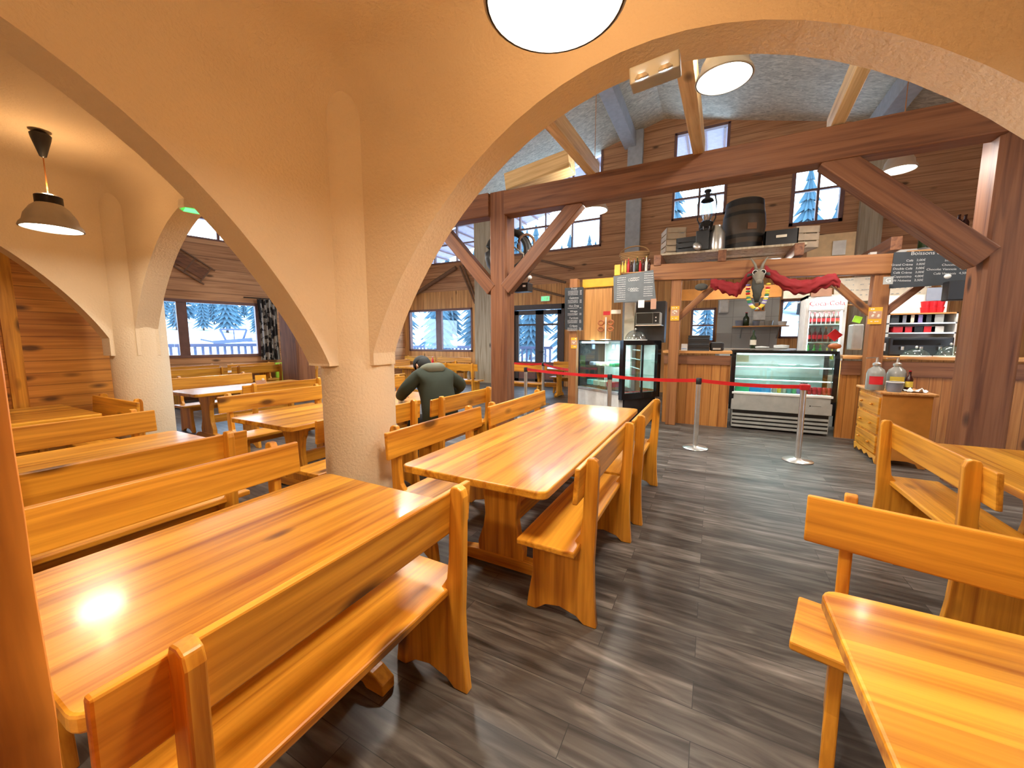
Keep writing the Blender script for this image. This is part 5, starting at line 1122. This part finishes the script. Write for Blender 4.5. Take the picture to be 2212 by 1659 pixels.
# horse collar on the hall post
q = at(1098, 545, 5.9); r = thing('horse_collar', 'black leather horse harness collar hanging on the left hall post', 'harness', (q.x, 5.92, q.z), .35)
MB().tube([(.33*cos(t2), 0, .34*sin(t2)) for t2 in [2*pi*k/24 for k in range(25)]], [.085-.03*sin(2*pi*k/24) for k in range(25)], 10, False).build('padding', 'leather', r, smooth='all')
MB().tube([(.14*cos(t2)+.30, -.06, .17*sin(t2)+.1) for t2 in [2*pi*k/16-.8 for k in range(12)]], .022, 8).build('hame', 'old_wood', r, smooth='all')
MB().tube([(.05, -.08, .1), (.26, -.1, -.05), (.25, -.09, -.2)], .015, 6).build('strap', 'bone', r, smooth='all'); MB().ball((.34, -.08, .0), .022, 8).build('buckle', 'steel', r, smooth='all')
q = at(1128, 622, 5.9); r = thing('projector', 'black projector box right of the left hall post', 'projector', q); MB().box(-.15, -.1, -.07, .15, .1, .07).build('body', 'black', r, bevel=.01); MB().box(.06, -.105, .0, .11, -.1, .03).build('sticker', 'white', r); MB().ball((.14, 0, .16), .035, 10).build('bulb', 'white', r, smooth='all'); MB().tube([(.1, 0, .07), (.14, 0, .14)], .01, 6).build('arm', 'dark_metal', r)

# ================================================================= OUTSIDE
rn = random.Random(21)
def terrain(x, y):
    # valley floor then slopes rising away to the back and to the left
    d1 = max(0, y-22)*.22; d2 = max(0, -x-22)*.14; h = max(d1, 0)+max(d2, 0)
    return -.6 + h + 1.2*sin(x*.11)*sin(y*.07+1)*(min(1, (d1+d2)/4)) + .9*math.exp(-((x+27.5)**2+(y-14)**2)/22)
m = MB(); n_ = 60; X0, X1, Y0, Y1 = -110, 70, -20, 120; vs_ = []
for j in range(n_+1):
    for i in range(n_+1):
        x = X0+(X1-X0)*i/n_; y = Y0+(Y1-Y0)*j/n_; z = terrain(x, y)
        vs_.append((x, y, z if not (-13 < x < 7 and -3 < y < 13) else -.6))
m.add(vs_, [(j*(n_+1)+i, j*(n_+1)+i+1, (j+1)*(n_+1)+i+1, (j+1)*(n_+1)+i) for j in range(n_) for i in range(n_)])
g = m.build('snow_ground', 'snow', smooth='all'); struct(g)
plain('fir_green', (.05, .12, .17), .9); plain('fir_trunk', (.05, .04, .04), .9)
def fir(h, seed):
    rn = random.Random(seed); r = thing('fir_tree', 'x', 'tree'); m = MB(); nl = 13
    for k in range(nl):
        z0 = h*(.12+.86*k/nl); R = h*.2*(1-k/nl)**.8+.05; nb = 11; vs_ = [(0, 0, z0+h*.1)]
        off = rn.uniform(0, 6)
        for j in range(nb*2):
            a_ = off+pi*j/nb; rr = R*(rn.uniform(.85, 1.15) if j % 2 else .45); vs_.append((rr*cos(a_), rr*sin(a_), z0-rr*.35*(1 if j % 2 else .2)))
        m.add(vs_, [(0, 1+j, 1+(j+1) % (nb*2)) for j in range(nb*2)])
    m.build('foliage', 'fir_green', r); MB().tube([(0, 0, 0), (0, 0, h*.95)], [h*.018, .02], 6).build('trunk', 'fir_trunk', r); return r
FIRS = [fir(9, 1), fir(11, 2), fir(7, 3)]; placed = [False]*3
def putfir(x, y, k, lab, s=1.):
    z = terrain(x, y)-.1
    if not placed[k]: o = FIRS[k]; placed[k] = True; o.location = (x, y, z); o['label'] = lab; o['group'] = 'snowy fir trees outside'; o.scale = (s, s, s)
    else: dup(FIRS[k], lab, (x, y, z), rn.uniform(0, 6), 'snowy fir trees outside', (s, s, s))
for i in range(30):   # forest seen through the back windows
    x = -34+(i % 10)*5.2+rn.uniform(-1.2, 1.2); y = 31+(i//10)*7+rn.uniform(-1.5, 1.5); putfir(x, y, i % 3, 'bluish fir tree in the forest beyond the far windows', rn.uniform(.8, 1.25))
for i in range(28):   # forest at the left window
    x = -39-(i//7)*4.5+rn.uniform(-.5, .5); y = 11+(i % 7)*2.1+(i//7)*1.0+rn.uniform(-.4, .4); putfir(x, y, i % 3, 'bluish fir tree on the slope beyond the left window', rn.uniform(.45, .6))
for k_ in range(12): putfir(-24+k_*2.1+rn.uniform(-.5, .5), 25.5+(k_ % 2)*1.8, k_ % 3, 'bluish fir tree in the forest beyond the far windows', rn.uniform(.5, .8))
for x, y, s in ((-16.5, 21, .75), (-11.5, 20, .7), (-7.5, 22, .8), (-5.2, 19, .6)): putfir(x, y, 0, 'near fir tree right outside the glass door and far window', s)
# deck railings
def railing(p, q, lab, n_, z=0.1):
    p, q = Vector(p), Vector(q); r = thing('deck_railing', lab, 'railing'); MB().beam((*p, z+.95), (*q, z+.95), .1, .12).build('top_rail', 'rail_blue', r); MB().beam((*p, z+.2), (*q, z+.2), .06, .1).build('bottom_rail', 'rail_blue', r)
    m = MB()
    for k in range(n_): c_ = p.lerp(q, (k+.5)/n_); d = (q-p).normalized(); m.box(c_.x-.035, c_.y-.035, z+.2, c_.x+.035, c_.y+.035, z+.95)
    m.build('balusters', 'rail_blue', r)
plain('rail_blue', (.05, .07, .14), .7)
railing((-17.5, 3), (-16.0, 13), 'dark deck railing outside the left window', 44, .36)
railing((-16, 16.5), (-6.5, 16.5), 'dark deck railing outside the wide far window', 40, .2)
struct(MB().box(-17.6, 2, -.1, -12.7, 14, .08).build('deck_left', 'snow')); struct(MB().box(-16, 12.1, -.1, 2, 16.7, .08).build('deck_back', 'snow'))
# chairlift station frame
q = Vector((-25.6, 12.9, 1.0)); r = thing('lift_frame', 'dark lift frame standing on the snow beyond the left window', 'frame', q, .9)
m = MB(); m.beam((-1.6, 0, .6), (1.6, 0, .9), .5, .35).beam((-2.6, 0, .9), (-1.2, 0, .55), .3, .15).beam((1.2, 0, .7), (2.8, 0, .8), .2, .1); m.build('base', 'rail_blue', r)
r.scale = (.6, .6, .6)
MB().tube([(-1, 0, 1.9), (1.2, 0, 1.9)], .1, 6).tube([(-1, 0, 1.9), (-.6, 0, .8)], .1, 6).tube([(1.2, 0, 1.9), (.8, 0, .8)], .1, 6).tube([(.1, 0, 1.9), (.1, 0, .8)], .05, 6).build('frame', 'rail_blue', r)
